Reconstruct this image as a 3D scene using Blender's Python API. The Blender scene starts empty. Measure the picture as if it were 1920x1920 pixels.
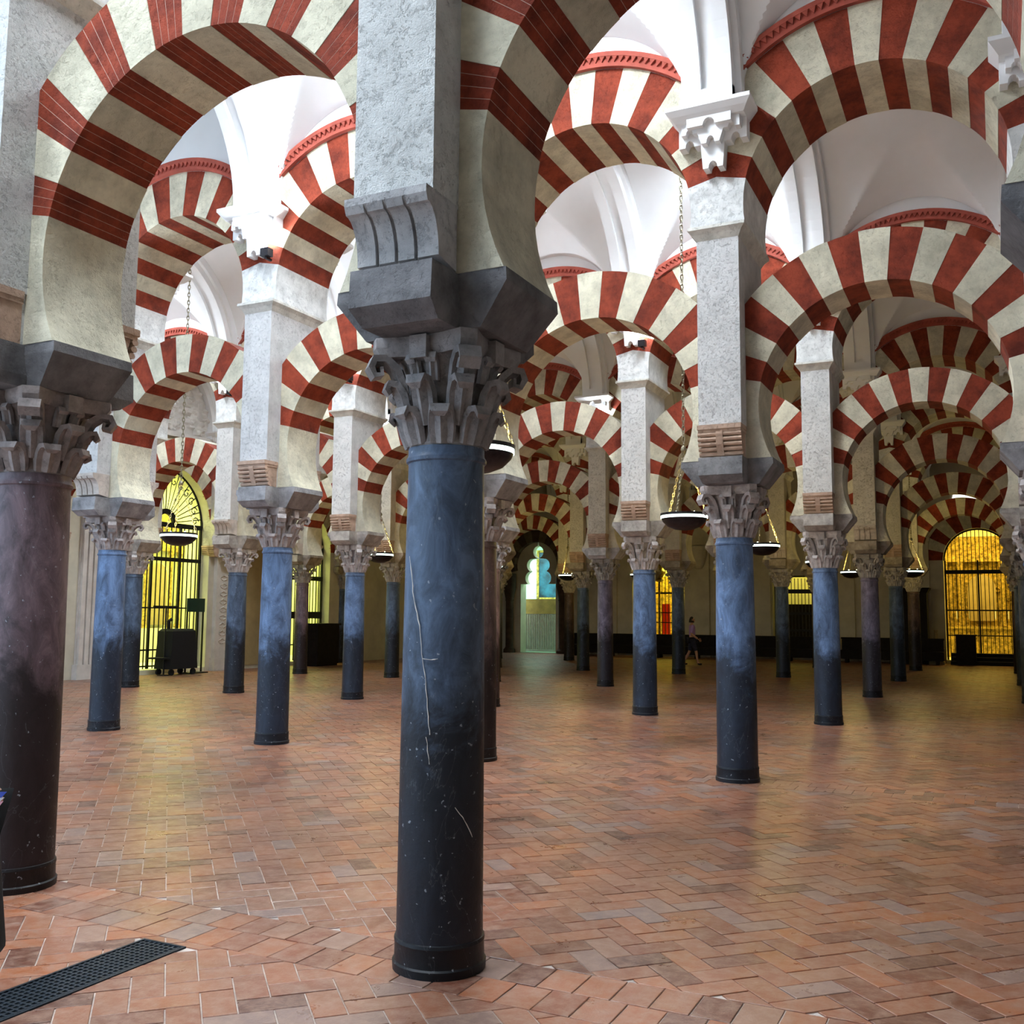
import bpy, math, random
from mathutils import Vector, Matrix
random.seed(7)
PI = math.pi
S = bpy.context.scene
COL = S.collection

# ------------------------------------------------------------------ camera, world, exposure
A, B = 2.8948, 5.8312                       # column spacing along an arcade (X), arcade spacing (Y)
CAM = Vector((2.3724, -4.1246, 1.6))
FPX, YAW, PITCH, ROLL = 1860.66, -0.454945, 0.103584, 0.007891
fw = Vector((math.sin(YAW)*math.cos(PITCH), math.cos(YAW)*math.cos(PITCH), math.sin(PITCH)))
rt = Vector((math.cos(YAW), -math.sin(YAW), 0)); up = rt.cross(fw)
r2 = math.cos(ROLL)*rt + math.sin(ROLL)*up; u2 = -math.sin(ROLL)*rt + math.cos(ROLL)*up
cam = bpy.data.cameras.new('camera'); camo = bpy.data.objects.new('camera', cam); COL.objects.link(camo)
cam.sensor_width = 36; cam.lens = 36*FPX/1920; cam.clip_end = 200
camo.matrix_world = Matrix(((r2.x, u2.x, -fw.x, CAM.x), (r2.y, u2.y, -fw.y, CAM.y), (r2.z, u2.z, -fw.z, CAM.z), (0, 0, 0, 1)))
S.camera = camo
S.view_settings.view_transform = 'Standard'; S.view_settings.look = 'None'; S.view_settings.gamma = 1
S.view_settings.use_curve_mapping = False
S.view_settings.exposure = 0.32
W = bpy.data.worlds.new('sky'); S.world = W; W.use_nodes = True
bg = W.node_tree.nodes['Background']; bg.inputs[0].default_value = (0.55, 0.76, 1.0, 1); bg.inputs[1].default_value = 2.3
SKYLIGHT_STRENGTH = 62.0
SKYLIGHT_COLOUR = (0.80, 0.90, 1.0)

# ------------------------------------------------------------------ materials
MATS = {}
class NT:
    def __init__(s, name):
        s.m = bpy.data.materials.new(name); s.m.use_nodes = True; s.t = s.m.node_tree; s.n = s.t.nodes
        s.b = s.n['Principled BSDF']
    def new(s, typ, **kw):
        n = s.n.new(typ)
        for k, v in kw.items():
            if k.startswith('i_'):
                key = k[2:]; key = int(key) if key.isdigit() else key.replace('_', ' ')
                n.inputs[key].default_value = v
            else: setattr(n, k, v)
        return n
    def l(s, a, b): s.t.links.new(a, b)
    def noise(s, scale, detail=4, rough=.6, vec=None, dist=0.):
        n = s.new('ShaderNodeTexNoise'); n.inputs['Scale'].default_value = scale; n.inputs['Detail'].default_value = detail
        n.inputs['Roughness'].default_value = rough; n.inputs['Distortion'].default_value = dist
        if vec is not None: s.l(vec, n.inputs['Vector'])
        return n.outputs['Fac']
    def ramp(s, fac, stops):
        n = s.new('ShaderNodeValToRGB'); e = n.color_ramp.elements
        while len(e) > len(stops): e.remove(e[-1])
        while len(e) < len(stops): e.new(0.5)
        for k, (p, c) in zip(e, stops):
            k.position = p; k.color = (c[0], c[1], c[2], 1) if hasattr(c, '__len__') else (c, c, c, 1)
        s.l(fac, n.inputs[0]); return n.outputs[0]
    def mix(s, fac, a, b, blend='MIX'):
        n = s.new('ShaderNodeMix', data_type='RGBA', blend_type=blend)
        for src, k in ((fac, 0), (a, 6), (b, 7)):
            if hasattr(src, 'is_output'): s.l(src, n.inputs[k])
            elif hasattr(src, '__len__'): n.inputs[k].default_value = (src[0], src[1], src[2], 1)
            else: n.inputs[k].default_value = src
        return n.outputs[2]
    def math(s, op, a, b=None):
        n = s.new('ShaderNodeMath', operation=op)
        for k, v in enumerate((a, b)):
            if v is None: continue
            if hasattr(v, 'is_output'): s.l(v, n.inputs[k])
            else: n.inputs[k].default_value = v
        return n.outputs[0]
    def bump(s, h, strength=.3, dist=.02, nrm=None):
        n = s.new('ShaderNodeBump'); n.inputs['Strength'].default_value = strength; n.inputs['Distance'].default_value = dist
        s.l(h, n.inputs['Height'])
        if nrm is not None: s.l(nrm, n.inputs['Normal'])
        return n.outputs[0]
    def pos(s): return s.new('ShaderNodeNewGeometry').outputs['Position']
    def done(s, col=None, rough=.8, nrm=None, metal=0., spec=.5):
        if col is not None:
            if hasattr(col, 'is_output'): s.l(col, s.b.inputs['Base Color'])
            else: s.b.inputs['Base Color'].default_value = (*col, 1)
        if hasattr(rough, 'is_output'): s.l(rough, s.b.inputs['Roughness'])
        else: s.b.inputs['Roughness'].default_value = rough
        s.b.inputs['Metallic'].default_value = metal
        s.b.inputs['Specular IOR Level'].default_value = spec
        if nrm is not None: s.l(nrm, s.b.inputs['Normal'])
        MATS[s.m.name] = s.m; return s.m

def simple(name, col, rough=.8, var=.15, scale=6., bump=.15, bd=.01, metal=0., spec=.4):
    t = NT(name); P = t.pos(); f = t.noise(scale, 3, .65, P)
    c = t.ramp(f, [(.3, [x*(1-var) for x in col]), (.7, [min(1, x*(1+var)) for x in col])])
    g = t.noise(scale*8, 3, .7, P)
    return t.done(c, rough, t.bump(g, bump, bd), metal, spec)

def tinted(name, var=.25, scale=5., bump=.4, bd=.02, bscale=26., rough=.85, dirt=None, spec=.3, pits=False):
    """stone whose own colour is the object's colour"""
    t = NT(name); P = t.pos(); oi = t.new('ShaderNodeObjectInfo')
    f = t.noise(scale, 4, .65, P)
    v = t.ramp(f, [(.28, 1-var), (.72, 1+var*.35)])
    c = t.mix(1., oi.outputs['Color'], v, 'MULTIPLY')
    if dirt:
        g = t.noise(scale*.6, 5, .7, P, 1.); c = t.mix(t.ramp(g, [(.55, 0), (.75, .75)]), c, dirt)
    h = t.noise(bscale, 5, .8, P, 0.)
    if pits: h = t.ramp(h, [(.36, 0), (.44, .75), (.75, 1)])
    return t.done(c, rough, t.bump(h, bump, bd), 0, spec)

simple('plaster', (.84, .85, .86), .75, .04, 1.2, .06, .006)
tinted('pier_stone', .22, 5., .75, .03, 26., .9, None, .3, True)
tinted('rough_stone', .32, 6., .6, .02, 24., .88, None, .3, True)
tinted('impost_stone', .6, 5., .6, .02, 22., .75, None, .3, True)
tinted('capital_stone', .5, 9., .6, .012, 34., .6, None, .4, True)
# voussoirs
def vous(name, col, dark, sc):
    t = NT(name); P = t.pos(); oi = t.new('ShaderNodeObjectInfo')
    f = t.noise(sc, 4, .7, P); c = t.ramp(f, [(.3, dark), (.62, col)])
    r = t.ramp(oi.outputs['Random'], [(0, .86), (1, 1.08)])
    c = t.mix(1., c, r, 'MULTIPLY')
    h = t.ramp(t.noise(22, 5, .8, P), [(.36, 0), (.45, .7), (.75, 1)])
    return t.done(c, .85, t.bump(h, .6, .02), 0, .25)
vous('voussoir_cream', (.74, .69, .53), (.44, .41, .31), 3.0)
vous('voussoir_red', (.30, .050, .022), (.12, .018, .009), 4.)
simple('mortar', (.50, .36, .29), .95, .15, 20)
simple('dentil_red', (.36, .075, .05), .85, .2, 5)
# marble shafts
def marble(name):
    t = NT(name); P = t.pos(); oi = t.new('ShaderNodeObjectInfo'); tc = t.new('ShaderNodeTexCoord')
    mp = t.new('ShaderNodeMapping'); mp.inputs['Scale'].default_value = (1, 1, .45); t.l(P, mp.inputs[0])
    f = t.noise(7, 6, .72, mp.outputs[0], .8)
    base = t.mix(1., oi.outputs['Color'], t.ramp(f, [(.32, .38), (.5, .9), (.66, 1.5)]), 'MULTIPLY')
    # dark handled lower part with a ragged edge
    sp = t.new('ShaderNodeSeparateXYZ'); t.l(tc.outputs['Object'], sp.inputs[0])
    n2 = t.noise(3.2, 6, .7, P, .6)
    hgt = t.math('SUBTRACT', sp.outputs['Z'], t.math('MULTIPLY', n2, 1.5))
    st = t.ramp(t.math('ADD', t.math('MULTIPLY', hgt, .5), .5), [(.64, 1), (.86, 0)])
    dark = t.mix(1., oi.outputs['Color'], (.07, .055, .05), 'MULTIPLY')
    c = t.mix(t.math('MULTIPLY', st, .92), base, dark)
    # pale veins and chips
    vo = t.new('ShaderNodeTexNoise'); vo.inputs['Scale'].default_value = 2.3; vo.inputs['Detail'].default_value = 8; vo.inputs['Distortion'].default_value = 2.2
    mp2 = t.new('ShaderNodeMapping'); mp2.inputs['Scale'].default_value = (1, 1, .35); mp2.inputs['Rotation'].default_value = (.4, .3, 0); t.l(P, mp2.inputs[0]); t.l(mp2.outputs[0], vo.inputs['Vector'])
    vein = t.ramp(vo.outputs['Fac'], [(.496, 0), (.5, .09), (.504, 0)])
    c = t.mix(vein, c, (.45, .47, .5))
    chip = t.ramp(t.noise(34, 2, .5, P), [(.70, 0), (.735, .6)])
    c = t.mix(chip, c, (.35, .38, .42))
    rg = t.ramp(n2, [(.3, .34), (.7, .58)])
    return t.done(c, rg, t.bump(t.noise(30, 4, .7, P), .25, .008), 0, .32)
marble('marble')
# floor bricks
def brickmat(name, attr):
    t = NT(name); P = t.pos()
    if attr: rnd = t.new('ShaderNodeAttribute', attribute_name='rnd').outputs['Fac']
    else: rnd = t.new('ShaderNodeObjectInfo').outputs['Random']
    c = t.ramp(rnd, [(0, (.09, .030, .018)), (.2, (.20, .062, .030)), (.5, (.27, .100, .050)), (.7, (.30, .092, .034)), (.87, (.25, .120, .075)), (1, (.21, .140, .125))])
    f = t.noise(.5, 3, .65, P, .5)
    c = t.mix(t.ramp(f, [(.48, 0), (.70, .7)]), c, (.10, .058, .042))
    g = t.noise(14, 4, .7, P)
    c = t.mix(t.ramp(g, [(.32, .6), (.6, 0)]), c, (.36, .23, .165))
    r = t.ramp(t.noise(3, 5, .7, P), [(.3, .24), (.7, .46)])
    return t.done(c, r, t.bump(t.noise(60, 3, .7, P), .25, .006), 0, .5)
brickmat('floor_brick', False); brickmat('floor_brick_field', True)
simple('floor_mortar', (.46, .38, .33), .9, .35, 8)
simple('dark_wood', (.010, .007, .006), .6, .4, 8, .2, .01, 0., .12)
simple('iron', (.012, .012, .014), .5, .2, 20, .1, .003, .6)
simple('bronze', (.030, .026, .028), .4, .3, 20, .1, .003, .7)
simple('chain_metal', (.32, .29, .20), .4, .2, 30, .1, .003, .8)
simple('gilt', (.62, .40, .09), .4, .75, 9, 1., .05, .45)
simple('chapel_plaster', (.80, .80, .58), .8, .08, 2)
simple('ochre_plaster', (.36, .27, .13), .85, .15, 2)
simple('wall_plaster', (.56, .52, .42), .85, .14, 1.5, .15, .01)
simple('pilaster_stone', (.62, .58, .54), .85, .12, 3, .2, .01)
simple('mint_plaster', (.50, .78, .62), .8, .05, 2)
simple('sign_green', (.005, .03, .022), .5, .1, 9)
simple('black_cloth', (.006, .006, .007), .9, .2, 30, .3)
simple('canvas_blue', (.012, .085, .13), .5, .8, 1.4, .1)
simple('lavender_cloth', (.42, .27, .62), .9, .15, 20)
simple('navy_cloth', (.02, .022, .045), .9, .2, 20)
simple('skin', (.50, .27, .19), .55, .08, 12, .05)
simple('hair_dark', (.018, .011, .008), .6, .3, 40, .4)
simple('red_cloth', (.75, .03, .01), .8, .1, 8)
simple('paper_pink', (.85, .45, .60), .6, .1, 8); simple('paper_blue', (.05, .10, .55), .6, .1, 8); simple('paper_white', (.85, .85, .88), .6, .05, 8)
simple('grate_iron', (.012, .020, .030), .45, .3, 30, .2, .003, .5)
simple('slat_paint', (.62, .60, .56), .7, .12, 6)
simple('screen_ochre', (.50, .36, .13), .7, .3, 2)
def emit(name, col, s):
    t = NT(name); t.b.inputs['Emission Color'].default_value = (*col, 1); t.b.inputs['Emission Strength'].default_value = s
    return t.done((.8, .8, .8), .5)
emit('skylight_glass', SKYLIGHT_COLOUR, SKYLIGHT_STRENGTH)
emit('lamp_glass', (.80, 1.0, .93), 2.2)
emit('exit_light', (.05, 1.0, .25), 3.)

# ------------------------------------------------------------------ mesh helpers
class MB:
    def __init__(s): s.v = []; s.f = []; s.mi = []
    def add(s, vs, fs, mi=0):
        o = len(s.v); s.v += [tuple(v) for v in vs]; s.f += [tuple(i+o for i in f) for f in fs]; s.mi += [mi]*len(fs); return s
    def box(s, x0, x1, y0, y1, z0, z1, mi=0):
        return s.add([(x0,y0,z0),(x1,y0,z0),(x1,y1,z0),(x0,y1,z0),(x0,y0,z1),(x1,y0,z1),(x1,y1,z1),(x0,y1,z1)],
                     [(3,2,1,0),(4,5,6,7),(0,1,5,4),(1,2,6,5),(2,3,7,6),(3,0,4,7)], mi)
    def frust(s, hx0, hy0, z0, hx1, hy1, z1, cx=0, cy=0, mi=0):
        return s.add([(cx-hx0,cy-hy0,z0),(cx+hx0,cy-hy0,z0),(cx+hx0,cy+hy0,z0),(cx-hx0,cy+hy0,z0),(cx-hx1,cy-hy1,z1),(cx+hx1,cy-hy1,z1),(cx+hx1,cy+hy1,z1),(cx-hx1,cy+hy1,z1)],
                     [(3,2,1,0),(4,5,6,7),(0,1,5,4),(1,2,6,5),(2,3,7,6),(3,0,4,7)], mi)
    def prism(s, poly, y0, y1, axis='y', mi=0):
        """extrude polygon (u,w) along axis; 'y': (u,y,w); 'x': (x,u,w); 'z': (u,w,z)"""
        n = len(poly)
        f = {'y': lambda u, w, t: (u, t, w), 'x': lambda u, w, t: (t, u, w), 'z': lambda u, w, t: (u, w, t)}[axis]
        vs = [f(u, w, y0) for u, w in poly]+[f(u, w, y1) for u, w in poly]
        fs = [tuple(range(n)), tuple(range(2*n-1, n-1, -1))]+[(i, i+n, (i+1) % n+n, (i+1) % n) for i in range(n)]
        return s.add(vs, fs, mi)
    def lathe(s, prof, n=24, cx=0, cy=0, cap=True, mi=0):
        o = []
        for r, z in prof:
            for k in range(n): o.append((cx+r*math.cos(2*PI*k/n), cy+r*math.sin(2*PI*k/n), z))
        m = len(prof); fs = []
        for j in range(m-1):
            for k in range(n): fs.append((j*n+k, j*n+(k+1) % n, (j+1)*n+(k+1) % n, (j+1)*n+k))
        if cap: fs += [tuple(range(n-1, -1, -1)), tuple(range((m-1)*n, m*n))]
        return s.add(o, fs, mi)
    def tube(s, pts, r, n=6, mi=0):
        pts = [Vector(p) for p in pts]; rings = []
        for i, p in enumerate(pts):
            d = (pts[min(i+1, len(pts)-1)]-pts[max(i-1, 0)]).normalized()
            a = d.orthogonal().normalized() if abs(d.z) > .99 else d.cross(Vector((0, 0, 1))).normalized()
            b = d.cross(a); rr = r[i] if hasattr(r, '__len__') else r
            rings.append([p+a*rr*math.cos(2*PI*k/n)+b*rr*math.sin(2*PI*k/n) for k in range(n)])
        vs = [v for g in rings for v in g]; fs = []
        for j in range(len(rings)-1):
            for k in range(n): fs.append((j*n+k, j*n+(k+1) % n, (j+1)*n+(k+1) % n, (j+1)*n+k))
        fs += [tuple(range(n-1, -1, -1)), tuple(range((len(rings)-1)*n, len(rings)*n))]
        return s.add(vs, fs, mi)
    def mesh(s, name, *mats, smooth=False):
        me = bpy.data.meshes.new(name); me.from_pydata(s.v, [], s.f)
        for m in mats: me.materials.append(MATS[m])
        if len(mats) > 1: me.polygons.foreach_set('material_index', s.mi)
        import bmesh as _b
        bm = _b.new(); bm.from_mesh(me); _b.ops.recalc_face_normals(bm, faces=bm.faces); bm.to_mesh(me); bm.free()
        if smooth:
            me.polygons.foreach_set('use_smooth', [True]*len(me.polygons))
            me.set_sharp_from_angle(angle=smooth if isinstance(smooth, float) else .7)
        me.update(); return me

def obj(name, me, parent=None, loc=(0, 0, 0), rz=0., col=None, kind=None, label=None, scale=None):
    o = bpy.data.objects.new(name, me); COL.objects.link(o); o.location = loc
    if rz: o.rotation_euler = (0, 0, rz)
    if scale: o.scale = scale
    if parent: o.parent = parent
    if col: o.color = (*col, 1)
    if kind: o['kind'] = kind
    if label: o['label'] = label
    return o
def empty(name, loc, label, cat, group=None, rz=0.):
    o = bpy.data.objects.new(name, None); COL.objects.link(o); o.location = loc; o.rotation_euler = (0, 0, rz)
    o.empty_display_size = .2; tag(o, label, cat, group); return o
def tag(o, label, cat, group=None):
    o['label'] = label; o['category'] = cat
    if group: o['group'] = group
    return o
def clip(poly, nx, ny, d):
    """keep the side where nx*x+ny*y<=d"""
    out = []
    for i in range(len(poly)):
        p, q = poly[i], poly[(i+1) % len(poly)]
        a, b = nx*p[0]+ny*p[1]-d, nx*q[0]+ny*q[1]-d
        if a <= 0: out.append(p)
        if (a < 0 < b) or (b < 0 < a):
            t = a/(a-b); out.append((p[0]+t*(q[0]-p[0]), p[1]+t*(q[1]-p[1])))
    return out
def pix(P):
    d = Vector(P)-CAM; z = d.dot(fw)
    if z < .1: return (-9999, -9999, z)
    return (960+FPX*d.dot(r2)/z, 960-FPX*d.dot(u2)/z, z)

ORD = ['first', 'second', 'third', 'fourth', 'fifth', 'sixth', 'seventh', 'eighth', 'ninth', 'tenth', 'eleventh', 'twelfth']
ROWTXT = ['nearest arcade', 'second arcade back', 'third arcade back', 'fourth arcade back', 'fifth arcade back', 'farthest arcade']
ROWS = {0: (-2, 1), 1: (-5, 2), 2: (-6, 2), 3: (-6, 3), 4: (-6, 3), 5: (-6, 3)}
Z_NECK, Z_CAP, Z_IMP, Z_PIER, Z_MOULD, Z_UP = 2.43, 2.90, 3.15, 3.46, 5.33, 5.46
LR, LRO, LZ, LH = 1.12, 1.63, 3.65, .29          # lower arch: radii, centre height, half thickness
UR, URO, UZ, UH = 1.185, 1.79, 5.64, .52         # upper arch
PW = .21                                          # pier half width
HA = A/2

# ------------------------------------------------------------------ floor
FX0, FX1, FY0, FY1 = -21.0, 11.0, -9.0, 42.0
m = MB(); m.add([(FX0, FY0, -.006), (FX1, FY0, -.006), (FX1, FY1, -.006), (FX0, FY1, -.006)], [(0, 1, 2, 3)])
floor = obj('floor', m.mesh('floor', 'floor_mortar'), kind='structure')
floor['label'] = 'herringbone brick paving of the hall with pale mortar joints'
def brick_polys():
    w = .14; c, s = math.cos(PI/4), math.sin(PI/4); out = []
    bands = []
    for j in range(-2, 7):
        y0, ym, y1 = j*B-.28, j*B-.04, j*B+.20
        bands.append((y0, y1))
        for ya, yb, off in ((y0, ym, 0), (ym, y1, .085)):
            x = FX0+off
            while x < FX1:
                out.append([(x, ya), (x+.17, ya), (x+.17, yb), (x, yb)]); x += .17
    zones = [(bands[k][1], bands[k+1][0]) for k in range(len(bands)-1)]
    R = 190
    for p in range(-R, R):
        for q in range(-R, R):
            bx, by = p+2*q, p-2*q
            for rc in ((bx, by, bx+2, by+1), (bx+2, by-1, bx+3, by+1)):
                cx, cy = (rc[0]+rc[2])/2*w, (rc[1]+rc[3])/2*w
                X, Y = cx*c-cy*s, cx*s+cy*c
                X -= 4; Y += 14
                if not (FX0 < X < FX1 and FY0 < Y < 36): continue
                dx, dy = X-CAM.x, Y-CAM.y
                dep = dx*math.sin(YAW)+dy*math.cos(YAW); lat = dx*math.cos(YAW)-dy*math.sin(YAW)
                if dep < -1 or abs(lat) > .62*max(dep, 0)+1.6: continue
                ps = [(rc[0], rc[1]), (rc[2], rc[1]), (rc[2], rc[3]), (rc[0], rc[3])]
                ps = [(x*w*c-y*w*s-4, x*w*s+y*w*c+14) for x, y in ps]
                for z0, z1 in zones:
                    if z0-.25 < Y < z1+.25:
                        pp = clip(clip(ps, 0, 1, z1), 0, -1, -z0)
                        if len(pp) >= 3: out.append(pp)
    return out
def inset(poly, d):
    n = len(poly); cx = sum(p[0] for p in poly)/n; cy = sum(p[1] for p in poly)/n
    ar = sum(poly[i][0]*poly[(i+1) % n][1]-poly[(i+1) % n][0]*poly[i][1] for i in range(n))/2
    if ar < 0: poly = poly[::-1]; ar = -ar
    if ar < .0025: return None
    res = poly
    for i in range(n):
        p, q = poly[i], poly[(i+1) % n]; ex, ey = q[0]-p[0], q[1]-p[1]; L = math.hypot(ex, ey)
        if L < 1e-6: continue
        nx, ny = ey/L, -ex/L; res = clip(res, nx, ny, nx*p[0]+ny*p[1]-d)
    return res if len(res) >= 3 else None
GR = (-1.475, -1.20, -2.6, -.345)                 # drain opening in the paving
near, far = [], []
for poly in brick_polys():
    cx = sum(p[0] for p in poly)/len(poly); cy = sum(p[1] for p in poly)/len(poly)
    u, v, z = pix((cx, cy, 0))
    vis = z > .2 and -40 < u < 1960 and 1100 < v < 1960
    if not vis and z > 0 and not (-500 < u < 2500): continue
    if GR[0]-.1 < cx < GR[1]+.1 and GR[2]-.1 < cy < GR[3]+.1:
        if GR[0] < cx < GR[1] and GR[2] < cy < GR[3]:
            pass
        cand = [clip(poly, 1, 0, GR[0]), clip(poly, -1, 0, -GR[1]), clip(poly, 0, 1, GR[2]), clip(poly, 0, -1, -GR[3])]
        poly = max(cand, key=lambda q: 0 if len(q) < 3 else abs(sum(q[i][0]*q[(i+1) % len(q)][1]-q[(i+1) % len(q)][0]*q[i][1] for i in range(len(q)))))
        if len(poly) < 3: continue
    q = inset(poly, .0032)
    if q: (near if (vis and z < 9) else far).append((z, cx, cy, q))
near.sort(key=lambda t: t[0])
far += near[300:]; near = near[:300]
cache = {}
for z, cx, cy, q in near:
    rel = [(x-cx, y-cy) for x, y in q]
    key = tuple((round(x, 3), round(y, 3)) for x, y in rel)
    if key not in cache:
        mb = MB(); n = len(rel); r = inset(rel, .0025) or rel
        if len(r) != n: r = rel
        mb.add([(x, y, -.006) for x, y in rel]+[(x, y, -.0015) for x, y in rel]+[(x, y, 0) for x, y in r],
               [(i, (i+1) % n, n+(i+1) % n, n+i) for i in range(n)]+[(n+i, n+(i+1) % n, 2*n+(i+1) % n, 2*n+i) for i in range(n)]+[tuple(range(2*n, 3*n))])
        cache[key] = mb.mesh('brick', 'floor_brick')
    o = obj('brick', cache[key], floor, (cx, cy, random.uniform(-.0012, .0012)))
    o.rotation_euler = (random.uniform(-.004, .004), random.uniform(-.004, .004), 0)
mb = MB(); rnd = []
for z, cx, cy, q in far:
    n = len(q); h = random.uniform(-.0012, .0012); o = len(mb.f); t = random.random()
    mb.add([(x, y, -.006) for x, y in q]+[(x, y, h) for x, y in q], [(i, (i+1) % n, n+(i+1) % n, n+i) for i in range(n)]+[tuple(range(n, 2*n))])
    rnd += [t]*(n+1)
me = bpy.data.meshes.new('brick_field'); me.from_pydata(mb.v, [], mb.f); me.materials.append(MATS['floor_brick_field'])
at = me.attributes.new('rnd', 'FLOAT', 'FACE'); at.data.foreach_set('value', rnd)
obj('brick_field', me, floor, kind='stuff')

# ------------------------------------------------------------------ capital, base and shaft meshes (shared)
def leaf_mesh(name, path, hw, th):
    """path: (r,z) stations on the bell; hw half widths; th thickness; tip curls out"""
    mb = MB(); n = len(path); vs = []
    for k, (r, z) in enumerate(path):
        p0 = path[max(k-1, 0)]; p1 = path[min(k+1, n-1)]
        dx, dz = p1[0]-p0[0], p1[1]-p0[1]; L = math.hypot(dx, dz) or 1
        nx, nz = dz/L, -dx/L
        w = hw[k]; t = th[k]
        vs += [(r-nx*t*.2, -w, z-nz*t*.2), (r+nx*t*.7, -w*.9, z+nz*t*.7), (r+nx*t*.55, -w*.45, z+nz*t*.55), (r+nx*t*1.25, 0, z+nz*t*1.25), (r+nx*t*.55, w*.45, z+nz*t*.55), (r+nx*t*.7, w*.9, z+nz*t*.7), (r-nx*t*.2, w, z-nz*t*.2)]
    fs = []
    for k in range(n-1):
        for i in range(7): fs.append((k*7+i, k*7+(i+1) % 7, (k+1)*7+(i+1) % 7, (k+1)*7+i))
    fs += [tuple(range(6, -1, -1)), tuple(range((n-1)*7, n*7))]
    mb.add(vs, fs); return mb.mesh(name, 'capital_stone', smooth=.6)
LEAF1 = leaf_mesh('leaf', [(.172, 0), (.190, .06), (.206, .115), (.234, .150), (.268, .150), (.276, .120), (.258, .104)], [.056, .066, .064, .056, .046, .038, .022], [.026, .032, .034, .034, .032, .028, .018])
LEAF2 = leaf_mesh('leaf', [(.178, .08), (.200, .16), (.220, .225), (.252, .272), (.298, .278), (.310, .244), (.290, .222)], [.05, .06, .062, .058, .05, .04, .022], [.028, .034, .036, .036, .034, .03, .02])
VOLUTE = leaf_mesh('volute', [(.20, .20), (.225, .28), (.255, .345), (.310, .390), (.372, .385), (.392, .338), (.366, .296), (.326, .306), (.330, .345)], [.055, .058, .058, .056, .054, .052, .05, .048, .04], [.032, .034, .036, .036, .036, .034, .03, .024, .018])
HELIX = leaf_mesh('helix', [(.21, .27), (.222, .33), (.240, .375), (.262, .382), (.270, .360), (.256, .345)], [.03, .03, .03, .03, .028, .024], [.022, .024, .024, .024, .02, .014])
def abacus_poly(h, cut, dip):
    P = []
    for k in range(4):
        a0 = k*PI/2
        for t in (-.8, -.4, 0, .4, .8):
            u = t*h; d = h-dip*(1-(t/.8)**2)
            P.append((d*math.cos(a0)-u*math.sin(a0), d*math.sin(a0)+u*math.cos(a0)))
    return P
def bell(mb):
    mb.lathe([(.178, -.012), (.182, 0), (.176, .012), (.170, .05), (.170, .16), (.182, .27), (.216, .36), (.235, .385)], 24)
    ab = abacus_poly(.285, 0, .045); n = len(ab)
    lo = [(x*.93, y*.93, .385) for x, y in ab]; mid = [(x, y, .425) for x, y in ab]; hi = [(x, y, .47) for x, y in ab]
    mb.add(lo+mid+hi, [tuple(range(n-1, -1, -1)), tuple(range(2*n, 3*n))]+[(i, (i+1) % n, n+(i+1) % n, n+i) for i in range(n)]+[(n+i, n+(i+1) % n, 2*n+(i+1) % n, 2*n+i) for i in range(n)])
mb = MB(); bell(mb)
for k in range(4):      # square fleurons under the abacus
    a = k*PI/2; c, s = math.cos(a), math.sin(a)
    bx = MB().box(.215, .285, -.045, .045, .36, .462)
    mb.add([(x*c-y*s, x*s+y*c, z) for x, y, z in bx.v], bx.f)
BELL = mb.mesh('capital_bell', 'capital_stone', smooth=.5)
# joined capital for columns far off
mb = MB(); mb.add([tuple(v.co) for v in BELL.vertices], [tuple(p.vertices) for p in BELL.polygons])
def addrot(mb, me, a):
    c, s = math.cos(a), math.sin(a)
    mb.add([(v.co.x*c-v.co.y*s, v.co.x*s+v.co.y*c, v.co.z) for v in me.vertices], [tuple(p.vertices) for p in me.polygons])
for k in range(8): addrot(mb, LEAF1, k*PI/4); addrot(mb, LEAF2, k*PI/4+PI/8)
for k in range(4): addrot(mb, VOLUTE, k*PI/2+PI/4)
CAPFAR = mb.mesh('capital', 'capital_stone', smooth=.6)
mb = MB(); mb.lathe([(.20, .12), (.199, .3), (.197, .8), (.193, 1.4), (.187, 2.0), (.182, 2.33), (.183, 2.345), (.192, 2.352), (.194, 2.368), (.186, 2.38), (.183, 2.395), (.183, 2.42)], 32)
SHAFT = mb.mesh('shaft', 'marble', smooth=.5)
mb = MB(); mb.lathe([(.214, -.004), (.216, .035), (.207, .042), (.206, .115), (.209, .128), (.206, .142), (.198, .146)], 32)
BASE = mb.mesh('base', 'marble', smooth=.4)
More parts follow.
